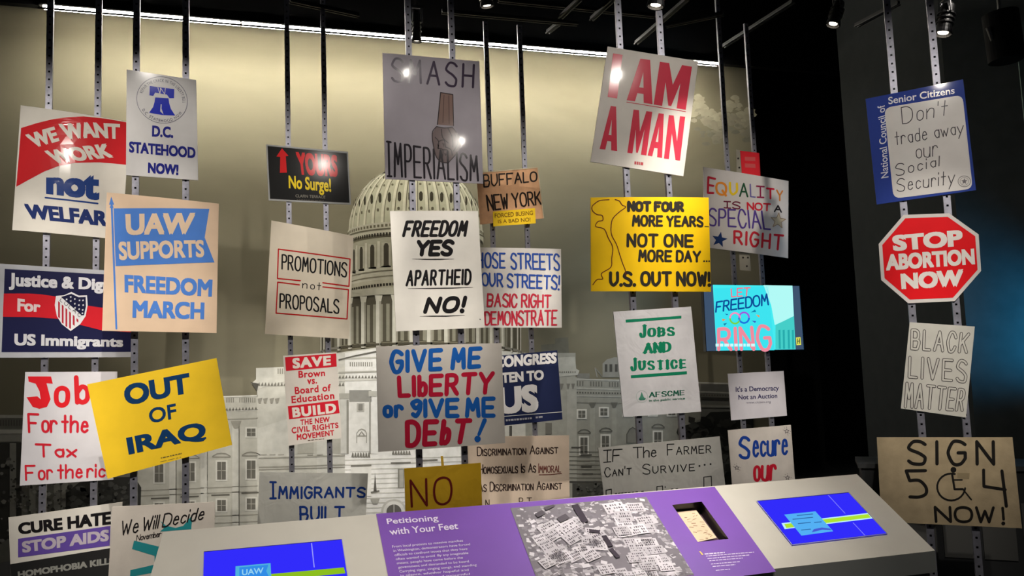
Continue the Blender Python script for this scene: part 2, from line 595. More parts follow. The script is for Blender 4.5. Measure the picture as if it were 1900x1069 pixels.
def sky_mat():
    M = bpy.data.materials.new('mural_sky_print')
    M.use_nodes = True
    nt = M.node_tree
    b = nt.nodes['Principled BSDF']
    b.inputs['Roughness'].default_value = 0.85
    b.inputs['Specular IOR Level'].default_value = 0.2
    tc = nt.nodes.new('ShaderNodeTexCoord')
    mp = nt.nodes.new('ShaderNodeMapping'); mp.inputs['Scale'].default_value = (0.35, 1, 0.8)
    n = nt.nodes.new('ShaderNodeTexNoise'); n.inputs['Scale'].default_value = 1.3; n.inputs['Detail'].default_value = 6
    n.inputs['Distortion'].default_value = 0.6
    r = nt.nodes.new('ShaderNodeValToRGB')
    r.color_ramp.elements[0].position = 0.3; r.color_ramp.elements[1].position = 0.72
    r.color_ramp.elements[0].color = (*lin((114, 109, 90)), 1); r.color_ramp.elements[1].color = (*lin((136, 131, 110)), 1)
    nt.links.new(tc.outputs['Object'], mp.inputs['Vector']); nt.links.new(mp.outputs[0], n.inputs['Vector'])
    nt.links.new(n.outputs['Fac'], r.inputs['Fac']); nt.links.new(r.outputs[0], b.inputs['Base Color'])
    return M
wall = struct('wall_back', box(XL, XR, 7.5, 7.6, 0, 5.9), sky_mat())
struct('wall_recess', box(XR, 9, 8.6, 8.7, 0, 5.9), mat((6, 7, 7), 'matte'))
struct('wall_return', box(XR - 0.1, XR, 7.6, 8.6, 0, 5.9), mat((6, 7, 7), 'matte'))
# grey partition to the right: one face turned away, one towards the visitor
def ground(px, py, Z):
    d = ray(px, py); p = EYE + d * Z
    return Vector((p.x, p.y, 0))
gA, gB = ground(1578, 400, 7.6), ground(1775, 400, 6.0)
gC = gB + (ground(2350, 400, 5.0) - gB)
def panel(a, b, z1, t=0.1):
    d = (b - a).normalized(); n = Vector((-d.y, d.x, 0)) * t
    v = [a, b, b + n, a + n]
    V = [Vector((p.x, p.y, 0)) for p in v] + [Vector((p.x, p.y, z1)) for p in v]
    return V, [(0, 1, 5, 4), (1, 2, 6, 5), (2, 3, 7, 6), (3, 0, 4, 7), (4, 5, 6, 7), (3, 2, 1, 0)]
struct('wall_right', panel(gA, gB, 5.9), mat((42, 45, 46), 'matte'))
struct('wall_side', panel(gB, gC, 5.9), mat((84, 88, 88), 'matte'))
# blue stage light washing the side wall from beyond the frame
q = EYE + ray(1890, 600) * 5.75
spot(q + Vector((0.25, -0.9, -0.3)), q, 120, 90, 1.0, (0.03, 0.42, 0.85), 0.1)
# soffit that hides the top of the mural, with the strip light under its edge
LEDP = Plane((0, 6.93, 0))
l0, l1 = LEDP.hit(80, 13), LEDP.hit(1330, 120)
ZL = (l0.z + l1.z) / 2
struct('trim_1', box(XL, 9, 6.965, 7.03, ZL + 0.03, 5.9), mat((7, 7, 7), 'matte'))
led = empty('linear_strip_light', Matrix.Translation(((l0.x + l1.x) / 2, 6.93, ZL)))
tag(led, 'long white glowing strip light along the soffit edge above the mural', 'light')
cx = led.location.x
segs = [80, 447, 758, 1065, 1330]
for i in range(len(segs) - 1):
    a = LEDP.hit(segs[i] + (2 if i else 0), 60).x - cx
    b = LEDP.hit(segs[i + 1] - 2, 60).x - cx
    mk('diffuser', *box(a, b, -0.02, 0.03, -0.008, 0.014), glow((255, 247, 232), LED_POWER), led)
mk('housing', *box(l0.x - cx - 0.03, l1.x - cx + 0.03, -0.012, 0.045, 0.014, 0.03), mat((20, 20, 20), 'steel'), led)
mk('lip', *box(l0.x - cx - 0.03, l1.x - cx + 0.03, -0.03, -0.024, -0.028, -0.012), mat((45, 38, 28), 'steel'), led)

# ------------------------------------------------------------------ the printed mural: flat photograph of a domed building, built flat
class Mural:
    def __init__(s): s.V, s.F, s.C = [], [], []
    def p(s, q, c, lev=1):
        loops = [Vector((x, y, 0)) for x, y in q]
        T = [(0, 1, 2, 3)] if len(q) == 4 else [tuple(t) for t in tessellate_polygon([loops])]
        b = len(s.V)
        s.V += [WALL.hit(x, y, 0.0012 * lev) for x, y in q]
        s.F += [tuple(i + b for i in t) for t in T]
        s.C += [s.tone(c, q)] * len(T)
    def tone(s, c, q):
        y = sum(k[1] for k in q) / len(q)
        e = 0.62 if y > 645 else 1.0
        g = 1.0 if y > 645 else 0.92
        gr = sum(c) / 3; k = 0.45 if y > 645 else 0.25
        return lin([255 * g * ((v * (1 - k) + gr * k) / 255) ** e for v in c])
    def r(s, x0, y0, x1, y1, c, lev=1, sl=-0.03):
        s.p([(x0, y0), (x1, y0 + (x1 - x0) * sl), (x1, y1 + (x1 - x0) * sl), (x0, y1)], c, lev)
    def ln(s, p, w, c, lev=2):
        v, f = ribbon(p, w, cap=False)
        b = len(s.V)
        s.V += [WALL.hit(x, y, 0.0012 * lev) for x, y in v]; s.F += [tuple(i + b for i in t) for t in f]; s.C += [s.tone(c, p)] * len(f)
    def build(s, name, parent):
        me = bpy.data.meshes.new(name)
        me.from_pydata([tuple(v) for v in s.V], [], s.F)
        ca = me.color_attributes.new('tone', 'FLOAT_COLOR', 'CORNER')
        i = 0
        for pi, pol in enumerate(me.polygons):
            for _ in pol.loop_indices:
                ca.data[i].color = (*s.C[pi], 1); i += 1
        M = bpy.data.materials.new('mural_print')
        M.use_nodes = True
        nt = M.node_tree; b = nt.nodes['Principled BSDF']
        b.inputs['Roughness'].default_value = 0.85; b.inputs['Specular IOR Level'].default_value = 0.2
        at = nt.nodes.new('ShaderNodeVertexColor'); at.layer_name = 'tone'
        tc = nt.nodes.new('ShaderNodeTexCoord')
        n = nt.nodes.new('ShaderNodeTexNoise'); n.inputs['Scale'].default_value = 14; n.inputs['Detail'].default_value = 6
        mx = nt.nodes.new('ShaderNodeMix'); mx.data_type = 'RGBA'; mx.blend_type = 'MULTIPLY'
        rr = nt.nodes.new('ShaderNodeValToRGB')
        rr.color_ramp.elements[0].position = 0.3; rr.color_ramp.elements[0].color = (0.86, 0.86, 0.85, 1)
        rr.color_ramp.elements[1].position = 0.65; rr.color_ramp.elements[1].color = (1, 1, 1, 1)
        mx.inputs[0].default_value = 1.0
        nt.links.new(tc.outputs['Object'], n.inputs['Vector']); nt.links.new(n.outputs['Fac'], rr.inputs['Fac'])
        nt.links.new(at.outputs['Color'], mx.inputs[6]); nt.links.new(rr.outputs[0], mx.inputs[7])
        nt.links.new(mx.outputs[2], b.inputs['Base Color'])
        me.materials.append(M)
        o = bpy.data.objects.new(name, me); COL.objects.link(o); o.parent = parent
        return o
mu = Mural()
LT, MD, DK, WH = (214, 210, 184), (176, 172, 146), (62, 58, 46), (240, 238, 224)
# --- dome
cxd, yb, hd, wdm, eb = 771, 430, 122, 124, 20
def dome(phi, t):
    c = math.cos(t)
    return (cxd + wdm * (c ** 0.92) * math.sin(phi), yb - hd * math.sin(t) - eb * math.cos(phi) * c)
n = 36
edge = [dome(-math.pi / 2, k / 12 * math.pi / 2) for k in range(13)] + [dome(math.pi / 2, k / 12 * math.pi / 2) for k in range(12, -1, -1)]
mu.p(edge + [dome(a, 0) for a in [math.pi / 2 - k * math.pi / 12 for k in range(1, 12)]], (208, 206, 168), 1)
for k in range(-9, 10):
    a = math.radians(k * 10)
    line = [dome(a, t * 1.35 / 8) for t in range(9)]
    wv = [max(1.0, 6.0 * math.cos(a)) * (1 - 0.06 * t) for t in range(9)]
    mu.ln(line, wv, (238, 234, 200), 3)
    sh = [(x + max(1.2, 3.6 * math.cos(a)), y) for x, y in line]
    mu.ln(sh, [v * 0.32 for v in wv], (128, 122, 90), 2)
    if k < 9:
        b = math.radians(k * 10 + 5)
        cb = abs(math.cos(b))
        for t0, hh, ww, cc in ((0.40, 9, 7, (70, 64, 44)), (0.86, 4, 4, (90, 84, 60)), (0.20, 3, 5, (120, 112, 84)), (0.64, 2, 5, (130, 124, 92))):
            x, y = dome(b, t0)
            w2 = ww * cb / 2 * math.cos(t0) ** 0.6
            mu.p([(x - w2, y + hh * .6), (x - w2, y - hh * .6), (x - w2 * .4, y - hh), (x + w2 * .4, y - hh), (x + w2, y - hh * .6), (x + w2, y + hh * .6), (x + w2 * .4, y + hh), (x - w2 * .4, y + hh)], cc, 2)
def ring(y, w, e, th, c, lev=2, cx=cxd, n=24):
    p = [(cx + w * math.sin(a), y - e * math.cos(a)) for a in [math.pi * (-0.5 + k / n) for k in range(n + 1)]]
    q = [(x, yy + th) for x, yy in p]
    for k in range(n):
        mu.p([p[k], p[k + 1], q[k + 1], q[k]], c, lev)
def ringdots(y, w, e, n, sz, c, lev, cx=cxd, hh=None):
    for k in range(n):
        a = math.pi * (-0.5 + (k + 0.5) / n)
        x, yy = cx + w * math.sin(a), y - e * math.cos(a)
        s = sz * max(0.2, math.cos(a)) / 2; h2 = (hh or sz) / 2
        mu.p([(x - s, yy - h2), (x + s, yy - h2), (x + s, yy + h2), (x - s, yy + h2)], c, lev)
# lantern (mostly behind the fist sign)
mu.p([(750, 312), (792, 312), (788, 270), (754, 270)], LT, 1)
mu.p([(757, 270), (785, 270), (778, 240), (764, 240)], LT, 1)
# --- drum
ring(430, 126, 20, 22, (214, 210, 180), 2)
ringdots(436, 126, 20, 46, 5, (120, 112, 84), 3)
ring(441, 128, 20, 3, (120, 114, 88), 3)
ringdots(452, 124, 20, 60, 4.2, (66, 60, 44), 4, hh=6)
ring(457, 120, 19, 56, (186, 182, 152), 2)
for k in range(-5, 6):
    a = math.radians(k * 15 + 3); x = cxd + 120 * math.sin(a); y = 490 - 20 * math.cos(a); c = max(0.18, math.cos(a))
    wq = 9.5 * c
    mu.p([(x - wq, y - 22), (x + wq, y - 22), (x + wq, y + 24), (x - wq, y + 24)], (204, 200, 170), 3)
    wq = 5.2 * c
    mu.p([(x - wq, y + 21), (x - wq, y - 16), (x - wq * .5, y - 21), (x + wq * .5, y - 21), (x + wq, y - 16), (x + wq, y + 21)], (78, 72, 54), 4)
    a2 = math.radians(k * 15 + 10.5); x2 = cxd + 121 * math.sin(a2); c2 = max(0.15, math.cos(a2)); y2 = 488 - 20 * math.cos(a2)
    mu.p([(x2 - 3 * c2, y2 - 24), (x2 + 3 * c2, y2 - 24), (x2 + 3 * c2, y2 + 26), (x2 - 3 * c2, y2 + 26)], (222, 218, 192), 4)
ring(513, 132, 22, 28, (206, 202, 174), 3)
ring(522, 134, 23, 2, (130, 124, 98), 4)
ring(532, 134, 23, 2, (140, 132, 104), 4)
ringdots(552, 142, 26, 70, 4.6, (60, 54, 40), 5, hh=5)
ring(541, 140, 25, 18, (196, 190, 160), 4)
# --- peristyle
CP = 781
ring(562, 186, 22, 92, (96, 90, 70), 2, CP)
for k in range(-18, 18):
    a = math.radians(k * 5 + 2.5); x = CP + 160 * math.sin(a); c = max(0.12, math.cos(a))
    mu.p([(x - 3.4 * c, 582 - 20 * c), (x + 3.4 * c, 582 - 20 * c), (x + 3.4 * c, 650 - 18 * c), (x - 3.4 * c, 650 - 18 * c)], (160, 156, 130), 3)
for k in range(-9, 9):
    a = math.radians(k * 10 + 5); x = CP + 186 * math.sin(a); c = max(0.2, math.cos(a)); y0 = 574 - 22 * math.cos(a); y1 = 662 - 20 * math.cos(a)
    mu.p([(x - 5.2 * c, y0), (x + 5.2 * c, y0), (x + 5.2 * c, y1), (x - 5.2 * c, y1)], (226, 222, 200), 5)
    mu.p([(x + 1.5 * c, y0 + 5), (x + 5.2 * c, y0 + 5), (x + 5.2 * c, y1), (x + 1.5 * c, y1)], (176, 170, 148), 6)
    mu.p([(x - 8 * c, y0 - 6), (x + 8 * c, y0 - 6), (x + 5.5 * c, y0 + 5), (x - 5.5 * c, y0 + 5)], (228, 224, 200), 6)
ring(556, 190, 24, 13, (206, 202, 174), 6, CP)
ring(656, 192, 21, 4, (90, 84, 64), 6, CP)
# --- centre block and wings
mu.p([(588, 662), (645, 652), (700, 645), (860, 645), (975, 655), (975, 1040), (588, 1040)], (206, 203, 178), 3.5)
mu.p([(640, 655), (760, 640), (860, 640), (930, 650), (930, 1040), (640, 1040)], WH, 4)
mu.ln([(628, 668), (660, 660), (720, 648), (770, 643)], 2.5, (70, 66, 52), 6)
for x in range(649, 690, 4): mu.r(x, 672, x + 2, 680, (110, 106, 88), 5)
mu.r(640, 664, 700, 667, (180, 176, 152), 5); mu.r(628, 690, 700, 693, (150, 146, 122), 5)
for x in range(628, 900, 6): mu.p([(x, 702), (x + 3, 696), (x + 5, 702)], (90, 86, 68), 5)
mu.r(628, 705, 700, 708, (200, 196, 172), 5)
mu.r(648, 724, 689, 746, (120, 118, 104), 5, 0)
mu.r(632, 738, 646, 842, (216, 213, 192), 5, 0); mu.r(643, 742, 647, 842, (120, 116, 96), 6, 0)
mu.r(628, 730, 648, 740, (160, 156, 132), 6, 0)
mu.r(688, 735, 701, 842, WH, 5, 0); mu.r(685, 742, 688, 842, (130, 126, 108), 6, 0); mu.r(684, 726, 703, 736, (176, 172, 150), 6, 0)
mu.r(650, 746, 685, 838, (232, 229, 212), 5, 0)
mu.r(662, 748, 676, 764, (170, 166, 146), 6, 0); mu.r(665, 750, 673, 761, (110, 106, 90), 7, 0)
mu.ln([(662, 822), (662, 804), (666, 798), (671, 796), (677, 798), (680, 804), (680, 822)], 1.4, (130, 126, 106), 7)
mu.ln([(666, 808), (671, 801), (676, 808)], 2.2, (110, 106, 90), 7); mu.r(662, 808, 680, 809.5, (140, 136, 116), 7, 0)
for x in range(652, 686, 5): mu.p([(x, 848), (x + 2, 839), (x + 4, 842), (x + 5, 849)], (86, 82, 66), 6)
for x in range(727, 762, 5): mu.p([(x, 843), (x + 2, 836), (x + 4, 838), (x + 5, 844)], (96, 92, 74), 6)
for k, y in enumerate(range(853, 960, 9)):
    mu.r(640, y, 940, y + 1.6, (196, 192, 170), 5)
mu.r(651, 863, 689, 866, (90, 86, 70), 6); mu.r(725, 858, 762, 861, (90, 86, 70), 6); mu.r(778, 853, 812, 856, (90, 86, 70), 6)
mu.r(651, 868, 689, 922, (228, 225, 206), 6); mu.r(738, 870, 750, 905, (110, 106, 88), 6, 0); mu.r(741, 872, 748, 905, (150, 146, 124), 7, 0)
mu.p([(693, 912), (699, 912), (696, 877)], (60, 56, 46), 7); mu.ln([(688, 914), (704, 911)], 3, (80, 76, 62), 7)
mu.p([(687, 925), (705, 925), (700, 935), (692, 935)], (150, 146, 124), 7)
for r_, c_ in ((24, (186, 182, 160)), (20, (226, 223, 204)), (14, (66, 62, 54))):
    mu.p([(731 + r_ * math.cos(a * math.pi / 12), 950 - r_ * math.sin(a * math.pi / 12)) for a in range(24)], c_, {24: 6, 20: 7, 14: 8}[r_])
mu.ln([(731, 936), (731, 952)], 1.4, (200, 196, 176), 9)
# left block
mu.p([(477, 683), (640, 676), (640, 1040), (477, 1040)], (192, 188, 160), 3)
mu.p([(466, 712), (475, 704), (475, 683), (640, 680), (640, 700), (528, 708), (478, 722)], (204, 200, 172), 4)
for x in range(478, 640, 6): mu.p([(x, 716), (x + 3, 709), (x + 5, 716)], (86, 82, 64), 5)
mu.p([(465, 709), (480, 712), (477, 726)], (50, 47, 38), 5)
for x in (515, 519, 523, 527): mu.r(x, 684, x + 2, 694, (120, 114, 92), 5, 0)
for x in (482, 492, 504, 514): mu.p([(x - 4, 740), (x + 5, 738), (x + 2, 748), (x - 2, 748)], (120, 114, 92), 5)
mu.p([(478, 795), (540, 775), (540, 850), (478, 850)], (206, 202, 176), 4)
mu.r(480, 849, 640, 851, (150, 145, 120), 5); mu.r(480, 866, 640, 868, (140, 134, 110), 5); mu.r(480, 871, 640, 872.5, (120, 114, 92), 5)
for x in (484, 500, 516, 570, 588): mu.r(x, 843, x + 11, 845, (150, 145, 120), 5)
for x0 in (552, 606): mu.r(x0, 815, x0 + 30, 842, (170, 165, 136), 4); 
# left wing
mu.p([(250, 742), (478, 733), (478, 1040), (250, 1040)], (172, 168, 140), 2)
mu.r(250, 740, 478, 742.5, (214, 210, 184), 3, -0.03)
for x in list(range(420, 436, 4)) + list(range(444, 476, 4)): mu.r(x, 738, x + 2, 747, (104, 98, 78), 3)
for x in range(250, 478, 6): mu.p([(x, 762 - (x - 420) * .03), (x + 3, 756 - (x - 420) * .03), (x + 5, 762 - (x - 420) * .03)], (80, 75, 58), 3)
mu.r(250, 766, 478, 768, (208, 204, 178), 3); mu.r(250, 782, 478, 784, (140, 134, 108), 3)
for x in (320, 378, 437):
    mu.r(x - 6, 786, x + 7, 1000, (196, 192, 166), 3, 0); mu.r(x + 6, 790, x + 8, 1000, (140, 134, 108), 3, 0)
    mu.p([(x - 9, 781), (x + 11, 781), (x + 5, 795), (x - 3, 795)], (130, 124, 100), 4)
def win(x, y, w, h, c=(70, 66, 52), lev=3):
    mu.r(x - 3, y - 3, x + w + 3, y + h + 3, (206, 202, 176), lev, 0)
    mu.r(x, y, x + w, y + h, c, lev + 1, 0)
    mu.r(x + w / 2 - .6, y, x + w / 2 + .6, y + h, (150, 145, 120), lev + 2, 0)
    mu.r(x, y + h / 2 - .6, x + w, y + h / 2 + .6, (150, 145, 120), lev + 2, 0)
def ped(x, y, w, c=(110, 104, 84)):
    mu.ln([(x - w / 2, y + 6), (x - w / 4, y + 1), (x, y), (x + w / 4, y + 1), (x + w / 2, y + 6)], 1.8, c, 4)
    mu.ln([(x - w / 2, y + 7), (x + w / 2, y + 7)], 1.6, c, 4)
for x in (287, 345, 403, 458):
    win(x, 797 - (x - 403) * .03, 16, 14); win(x, 857 - (x - 403) * .04, 16, 33); ped(x + 8, 841 - (x - 403) * .04, 34)
    win(x, 928 - (x - 403) * .05, 16, 20)
for y in (902, 912, 955, 968, 980): mu.r(250, y + 8, 478, y + 9.6, (128, 122, 98), 3, -0.04)
for x0, y0 in ((392, 918), (448, 914), (335, 921), (280, 924)): mu.r(x0, y0, x0 + 34, y0 + 2.5, (60, 56, 44), 4, -0.04)
# far left building, dark
mu.p([(-120, 772), (250, 768), (250, 1060), (-120, 1060)], (84, 82, 68), 1)
mu.r(-120, 770, 170, 776, (150, 148, 126), 2, 0); mu.r(-120, 797, 170, 805, (164, 162, 140), 3, 0)
for x in range(-100, 45, 5): mu.r(x, 779, x + 2.5, 790, (54, 52, 44), 3, 0)
mu.r(-120, 806, 170, 820, (120, 118, 100), 3, 0)
mu.r(-120, 822, 40, 1000, (34, 33, 28), 2, 0)
for x in (-60, 18, 54, 76, 100, 114): mu.r(x, 822 if x < 40 else 880, x + 12, 1000, (120, 118, 100), 3, 0)
rt = random.Random(3)
def tree(x0, y0, x1, y1, n, tones, s0, s1, lev=4):
    for _ in range(n):
        x, y = rt.uniform(x0, x1), rt.uniform(y0, y1); s = rt.uniform(s0, s1); a0 = rt.uniform(0, 6)
        k = rt.choice((4, 5, 6, 7))
        mu.p([(x + s * rt.uniform(.5, 1.2) * math.cos(a0 + i * 6.283 / k), y + s * rt.uniform(.5, 1) * math.sin(a0 + i * 6.283 / k)) for i in range(k)], rt.choice(tones), lev + rt.randint(0, 3))
mu.p([(122, 915), (150, 893), (200, 886), (250, 885), (262, 905), (258, 1050), (122, 1050)], (26, 26, 22), 4)
tree(125, 895, 250, 985, 150, ((20, 20, 17), (34, 34, 29), (48, 48, 42)), 3, 9, 5)
tree(-20, 850, 45, 1010, 70, ((26, 26, 22), (110, 108, 94), (60, 58, 50)), 2, 6, 4)
tree(40, 885, 120, 960, 110, ((150, 148, 130), (60, 58, 50), (110, 108, 94), (34, 33, 28)), 1.5, 5, 4)
# right block and wing
mu.p([(930, 655), (1068, 655), (1068, 1040), (930, 1040)], (134, 132, 108), 3)
mu.p([(1004, 640), (1030, 638), (1030, 628), (1054, 626), (1056, 660), (1004, 662)], (128, 126, 108), 2)
mu.p([(1030, 664), (1067, 662), (1069, 684), (1075, 688), (1072, 696), (1030, 700)], (170, 168, 142), 4)
for x in range(1034, 1070, 4): mu.r(x, 689, x + 2, 692, (84, 80, 64), 5, 0)
mu.r(1052, 700, 1070, 960, (146, 144, 120), 4, 0)
for x in (1042, 1054, 1063): mu.p([(x - 3, 712), (x + 4, 712), (x + 1, 722), (x - 1, 722)], (90, 86, 70), 5)
mu.r(1012, 785, 1024, 806, (80, 76, 60), 5, 0); mu.r(945, 790, 950, 810, (50, 47, 38), 5, 0)
mu.p([(1068, 703), (1300, 712), (1300, 1040), (1068, 1040)], (122, 121, 98), 2)
mu.p([(1300, 712), (1398, 716), (1398, 775), (1300, 775)], (78, 77, 66), 2)
mu.r(1068, 702, 1400, 705, (156, 154, 130), 3, 0.03)
for x in range(1070, 1300, 5):
    if x % 35 > 8: mu.r(x, 707 + (x - 1070) * .03, x + 2.5, 716 + (x - 1070) * .03, (74, 72, 58), 3, 0)
mu.r(1068, 719, 1400, 722, (150, 148, 124), 3, 0.03)
for x in range(1070, 1400, 5): mu.r(x, 727 + (x - 1070) * .02, x + 2.5, 730 + (x - 1070) * .02, (56, 54, 42), 3, 0)
mu.r(1068, 733, 1400, 736, (140, 138, 116), 3, 0.02); mu.r(1068, 746, 1400, 748, (92, 90, 72), 3, 0.02)
mu.r(1300, 737, 1400, 741, (28, 27, 22), 4, 0.02); mu.r(1300, 752, 1400, 756, (110, 108, 92), 4, 0.02)
for x in (1099, 1139): mu.p([(x - 6, 747), (x + 7, 747), (x + 3, 757), (x - 2, 757)], (70, 68, 54), 4); mu.r(x - 4, 757, x + 5, 860, (134, 132, 108), 3, 0)
for x, y in ((1073, 762), (1114, 758), (1158, 758), (1205, 757), (1240, 757)): win(x, y, 13, 13, (66, 64, 50), 4)
for x, y in ((1077, 812), (1117, 809), (1214, 802)): win(x, y, 13, 30, (60, 58, 46), 4); ped(x + 7, y - 15, 24, (64, 62, 50))
mu.p([(1164, 822), (1164, 806), (1168, 797), (1174, 793), (1180, 797), (1183, 806), (1183, 822)], (96, 94, 76), 4)
mu.ln([(1163, 822), (1163, 806), (1168, 797), (1174, 793), (1180, 797), (1184, 806), (1184, 822)], 2, (60, 58, 46), 5)
for y in range(838, 892, 8): mu.r(1056, y, 1115, y + 1.5, (80, 78, 62), 5, 0)
for x, y in ((1060, 829), (1078, 843), (1078, 864), (1080, 878)): mu.r(x, y, x + 20, y + 2.5, (44, 42, 33), 6, 0)
mu.r(1056, 893, 1120, 896, (40, 38, 32), 5, 0); mu.r(1062, 897, 1120, 940, (46, 46, 38), 5, 0)
mu.p([(1118, 675), (1126, 667), (1140, 663), (1152, 664), (1152, 700), (1118, 700)], (110, 108, 90), 2)
for x in (1122, 1131, 1141): mu.r(x, 676, x + 5, 690, (44, 42, 34), 3, 0)
mu.ln([(1104, 682), (1108, 700)], 2, (120, 118, 98), 2); mu.ln([(1104, 682), (1118, 700)], 1.6, (96, 94, 76), 2)
mu.r(1070, 693, 1094, 702, (96, 94, 78), 2, 0)
mu.p([(1262, 818), (1262, 792), (1300, 782), (1318, 765), (1398, 762), (1398, 1040), (1250, 1040)], (15, 16, 13), 5)
tree(1262, 778, 1395, 880, 120, ((12, 13, 11), (22, 23, 19), (30, 31, 26)), 4, 13, 6)
tree(1070, 898, 1120, 940, 50, ((40, 40, 34), (60, 60, 50)), 2, 5, 6)
# clouds lit along their tops
rc = random.Random(12)
for _ in range(150):
    x = rc.uniform(1286, 1394); top = 196 + 14 * math.sin(x * .11) + 8 * math.sin(x * .27)
    y = top + abs(rc.gauss(0, 26)); r0 = rc.uniform(4, 11)
    k = max(0, 1 - (y - top) / 60)
    lv_ = 1 + .012 * _
    mu.p([(x + r0 * rc.uniform(.7, 1.2) * math.cos(a * .7), y + r0 * .6 * rc.uniform(.7, 1.2) * math.sin(a * .7)) for a in range(9)],
         (int(128 + 62 * k), int(124 + 58 * k), int(104 + 44 * k)), lv_)
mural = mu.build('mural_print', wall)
mural['label'] = 'printed black and white photograph of a domed capitol building at night'

# ------------------------------------------------------------------ perforated rails
def rail_mesh(length, name):
    V, F = [], []
    w, h, hs, d = 0.018, 0.05, 0.0055, 0.02
    n = int(length / h)
    for k in range(n):
        z0, z1, zc = k * h, (k + 1) * h, (k + .5) * h
        b = len(V)
        V += [(-w, 0, z0), (w, 0, z0), (w, 0, z1), (-w, 0, z1), (-hs, 0, zc - hs), (hs, 0, zc - hs), (hs, 0, zc + hs), (-hs, 0, zc + hs)]
        F += [(b, b + 1, b + 5, b + 4), (b + 1, b + 2, b + 6, b + 5), (b + 2, b + 3, b + 7, b + 6), (b + 3, b, b + 4, b + 7)]
    L = n * h
    b = len(V)
    V += [(-w, 0, 0), (-w, d, 0), (-w, d, L), (-w, 0, L), (w, 0, 0), (w, d, 0), (w, d, L), (w, 0, L)]
    F += [(b, b + 3, b + 2, b + 1), (b + 4, b + 5, b + 6, b + 7), (b + 3, b + 7, b + 6, b + 2)]
    me = bpy.data.meshes.new(name)
    me.from_pydata(V, [], F); me.update()
    me.materials.append(mat((122, 122, 132), 'steel'))
    me2 = bpy.data.meshes.new('dark_hole_backing')  # dark strip added inside the open-backed rail so its holes look shaded
    v, f = box(-w + .001, w - .001, d - .003, d - .001, 0, L)
    me2.from_pydata(v, [], f); me2.materials.append(mat((22, 22, 22), 'matte'))
    return me, me2
def rail_z(pl, x, y): return pl.hit(x, y).z
RAILS = [
 (RA, 90, 200, 4.7, 'left rail behind the red and blue welfare sign'),
 (RA, 181, 200, 4.7, 'right rail behind the red and blue welfare sign'),
 (RB, 253, 50, 4.7, 'left rail holding the bell seal sign'),
 (RB, 344.5, 50, 4.7, 'right rail holding the bell seal sign'),
 (RC, 534, 200, 4.7, 'left rail above the small black red arrow sign'),
 (RC, 602, 200, 4.7, 'right rail above the small black red arrow sign'),
 (RD, 758.5, 80, 4.7, 'left rail above the clenched fist sign'),
 (RD, 839, 80, 4.7, 'right rail above the clenched fist sign'),
 (RE, 905, 150, 4.17, 'left rail above the brown cardboard sign'),
 (RE, 968, 150, 4.17, 'right rail above the brown cardboard sign'),
 (RF, 1150, 60, 4.7, 'left rail above the white sign with big red capitals'),
 (RF, 1226, 60, 4.7, 'right rail above the white sign with big red capitals'),
 (RG, 1344, 200, 4.7, 'left rail above the rainbow lettered equality sign'),
 (RG, 1395, 200, 4.25, 'right rail above the rainbow lettered equality sign'),
 (RH, 1652, 80, 4.7, 'left rail above the blue bordered sign at the dark wall'),
 (RH, 1732, 80, 4.7, 'right rail above the blue bordered sign at the dark wall')]
_rm = {}
for pl, x, y, top, lab in RAILS:
    if top not in _rm: _rm[top] = rail_mesh(top, 'rail')
    p = pl.hit(x, y, -0.012)
    o = bpy.data.objects.new('perforated_rail', _rm[top][0]); COL.objects.link(o)
    o.location = (p.x, p.y, 0); o.rotation_euler = (0, 0, pl.yaw)
    tag(o, 'perforated steel ' + lab, 'rail', 'perforated hanging rails')
    w_ = bpy.data.objects.new('dark_hole_backing', _rm[top][1]); COL.objects.link(w_); w_.parent = o

# ================================================================== THE SIGNS
WHT, BLK = (222, 216, 206), (22, 20, 22)
# ---- row A
s = Sheet('protest_sign', 'white sign with curved red band reading WE WANT WORK above blue letters', pts('P', 38, 195, 241, 227, 226, 445, 23, 427), RA, bow=0.02)
s.poly((205, 28, 36), pts('B', 155, 228, 275, 195, 400, 168, 510, 155, 620, 150, 780, 165, 955, 192, 945, 500, 740, 485, 560, 490, 440, 512, 330, 552, 120, 660), 'red_band')
s.B('WE', pts('B', 185, 280, 405, 222, 445, 330, 262, 380), WHT, .045, lev=2)
s.B('WANT', None, WHT, .045, lev=2, fmap=curvemap(pts('B', 435, 205, 660, 192, 885, 202), pts('B', 490, 325, 690, 305, 880, 315)))
s.B('WORK', pts('B', 328, 400, 795, 345, 838, 448, 405, 500), WHT, .045, lev=2)
s.B('not', pts('B', 345, 570, 738, 580, 732, 765, 345, 718), (24, 58, 128), .05)
s.line((24, 58, 128), pts('B', 340, 744, 722, 786), 3.0, 'underline')
s.B('WELFARE', pts('B', 178, 785, 868, 850, 860, 960, 205, 898), (24, 44, 104), .045)
s = Sheet('protest_sign', 'navy framed sign with wavy red stripe and striped shield reading US Immigrants', pts('P', -4, 489, 250, 505, 248, 663, -7, 664), RA, col=(176, 178, 184), fin='paper', off=0.0)
s.poly((26, 28, 66), pts('P', 9, 499, 245, 512, 244, 653, 3, 653.5), 'navy_panel')
s.poly((204, 32, 44), pts('C', 28, 415, 200, 415, 300, 420, 400, 435, 520, 468, 650, 505, 760, 520, 968, 524, 966, 700, 750, 685, 590, 645, 420, 600, 250, 588, 22, 585), 'red_stripe', 2)
s.B('Justice & Dignity', pts('C', 68, 262, 958, 318, 955, 425, 66, 388), (214, 214, 220), .035, lev=3)
s.B('For', pts('C', 130, 450, 300, 474, 298, 552, 128, 548), (224, 206, 206), .035, lev=3)
s.B('US Immigrants', pts('C', 108, 708, 905, 735, 905, 828, 105, 822), (206, 206, 212), .035, lev=3)
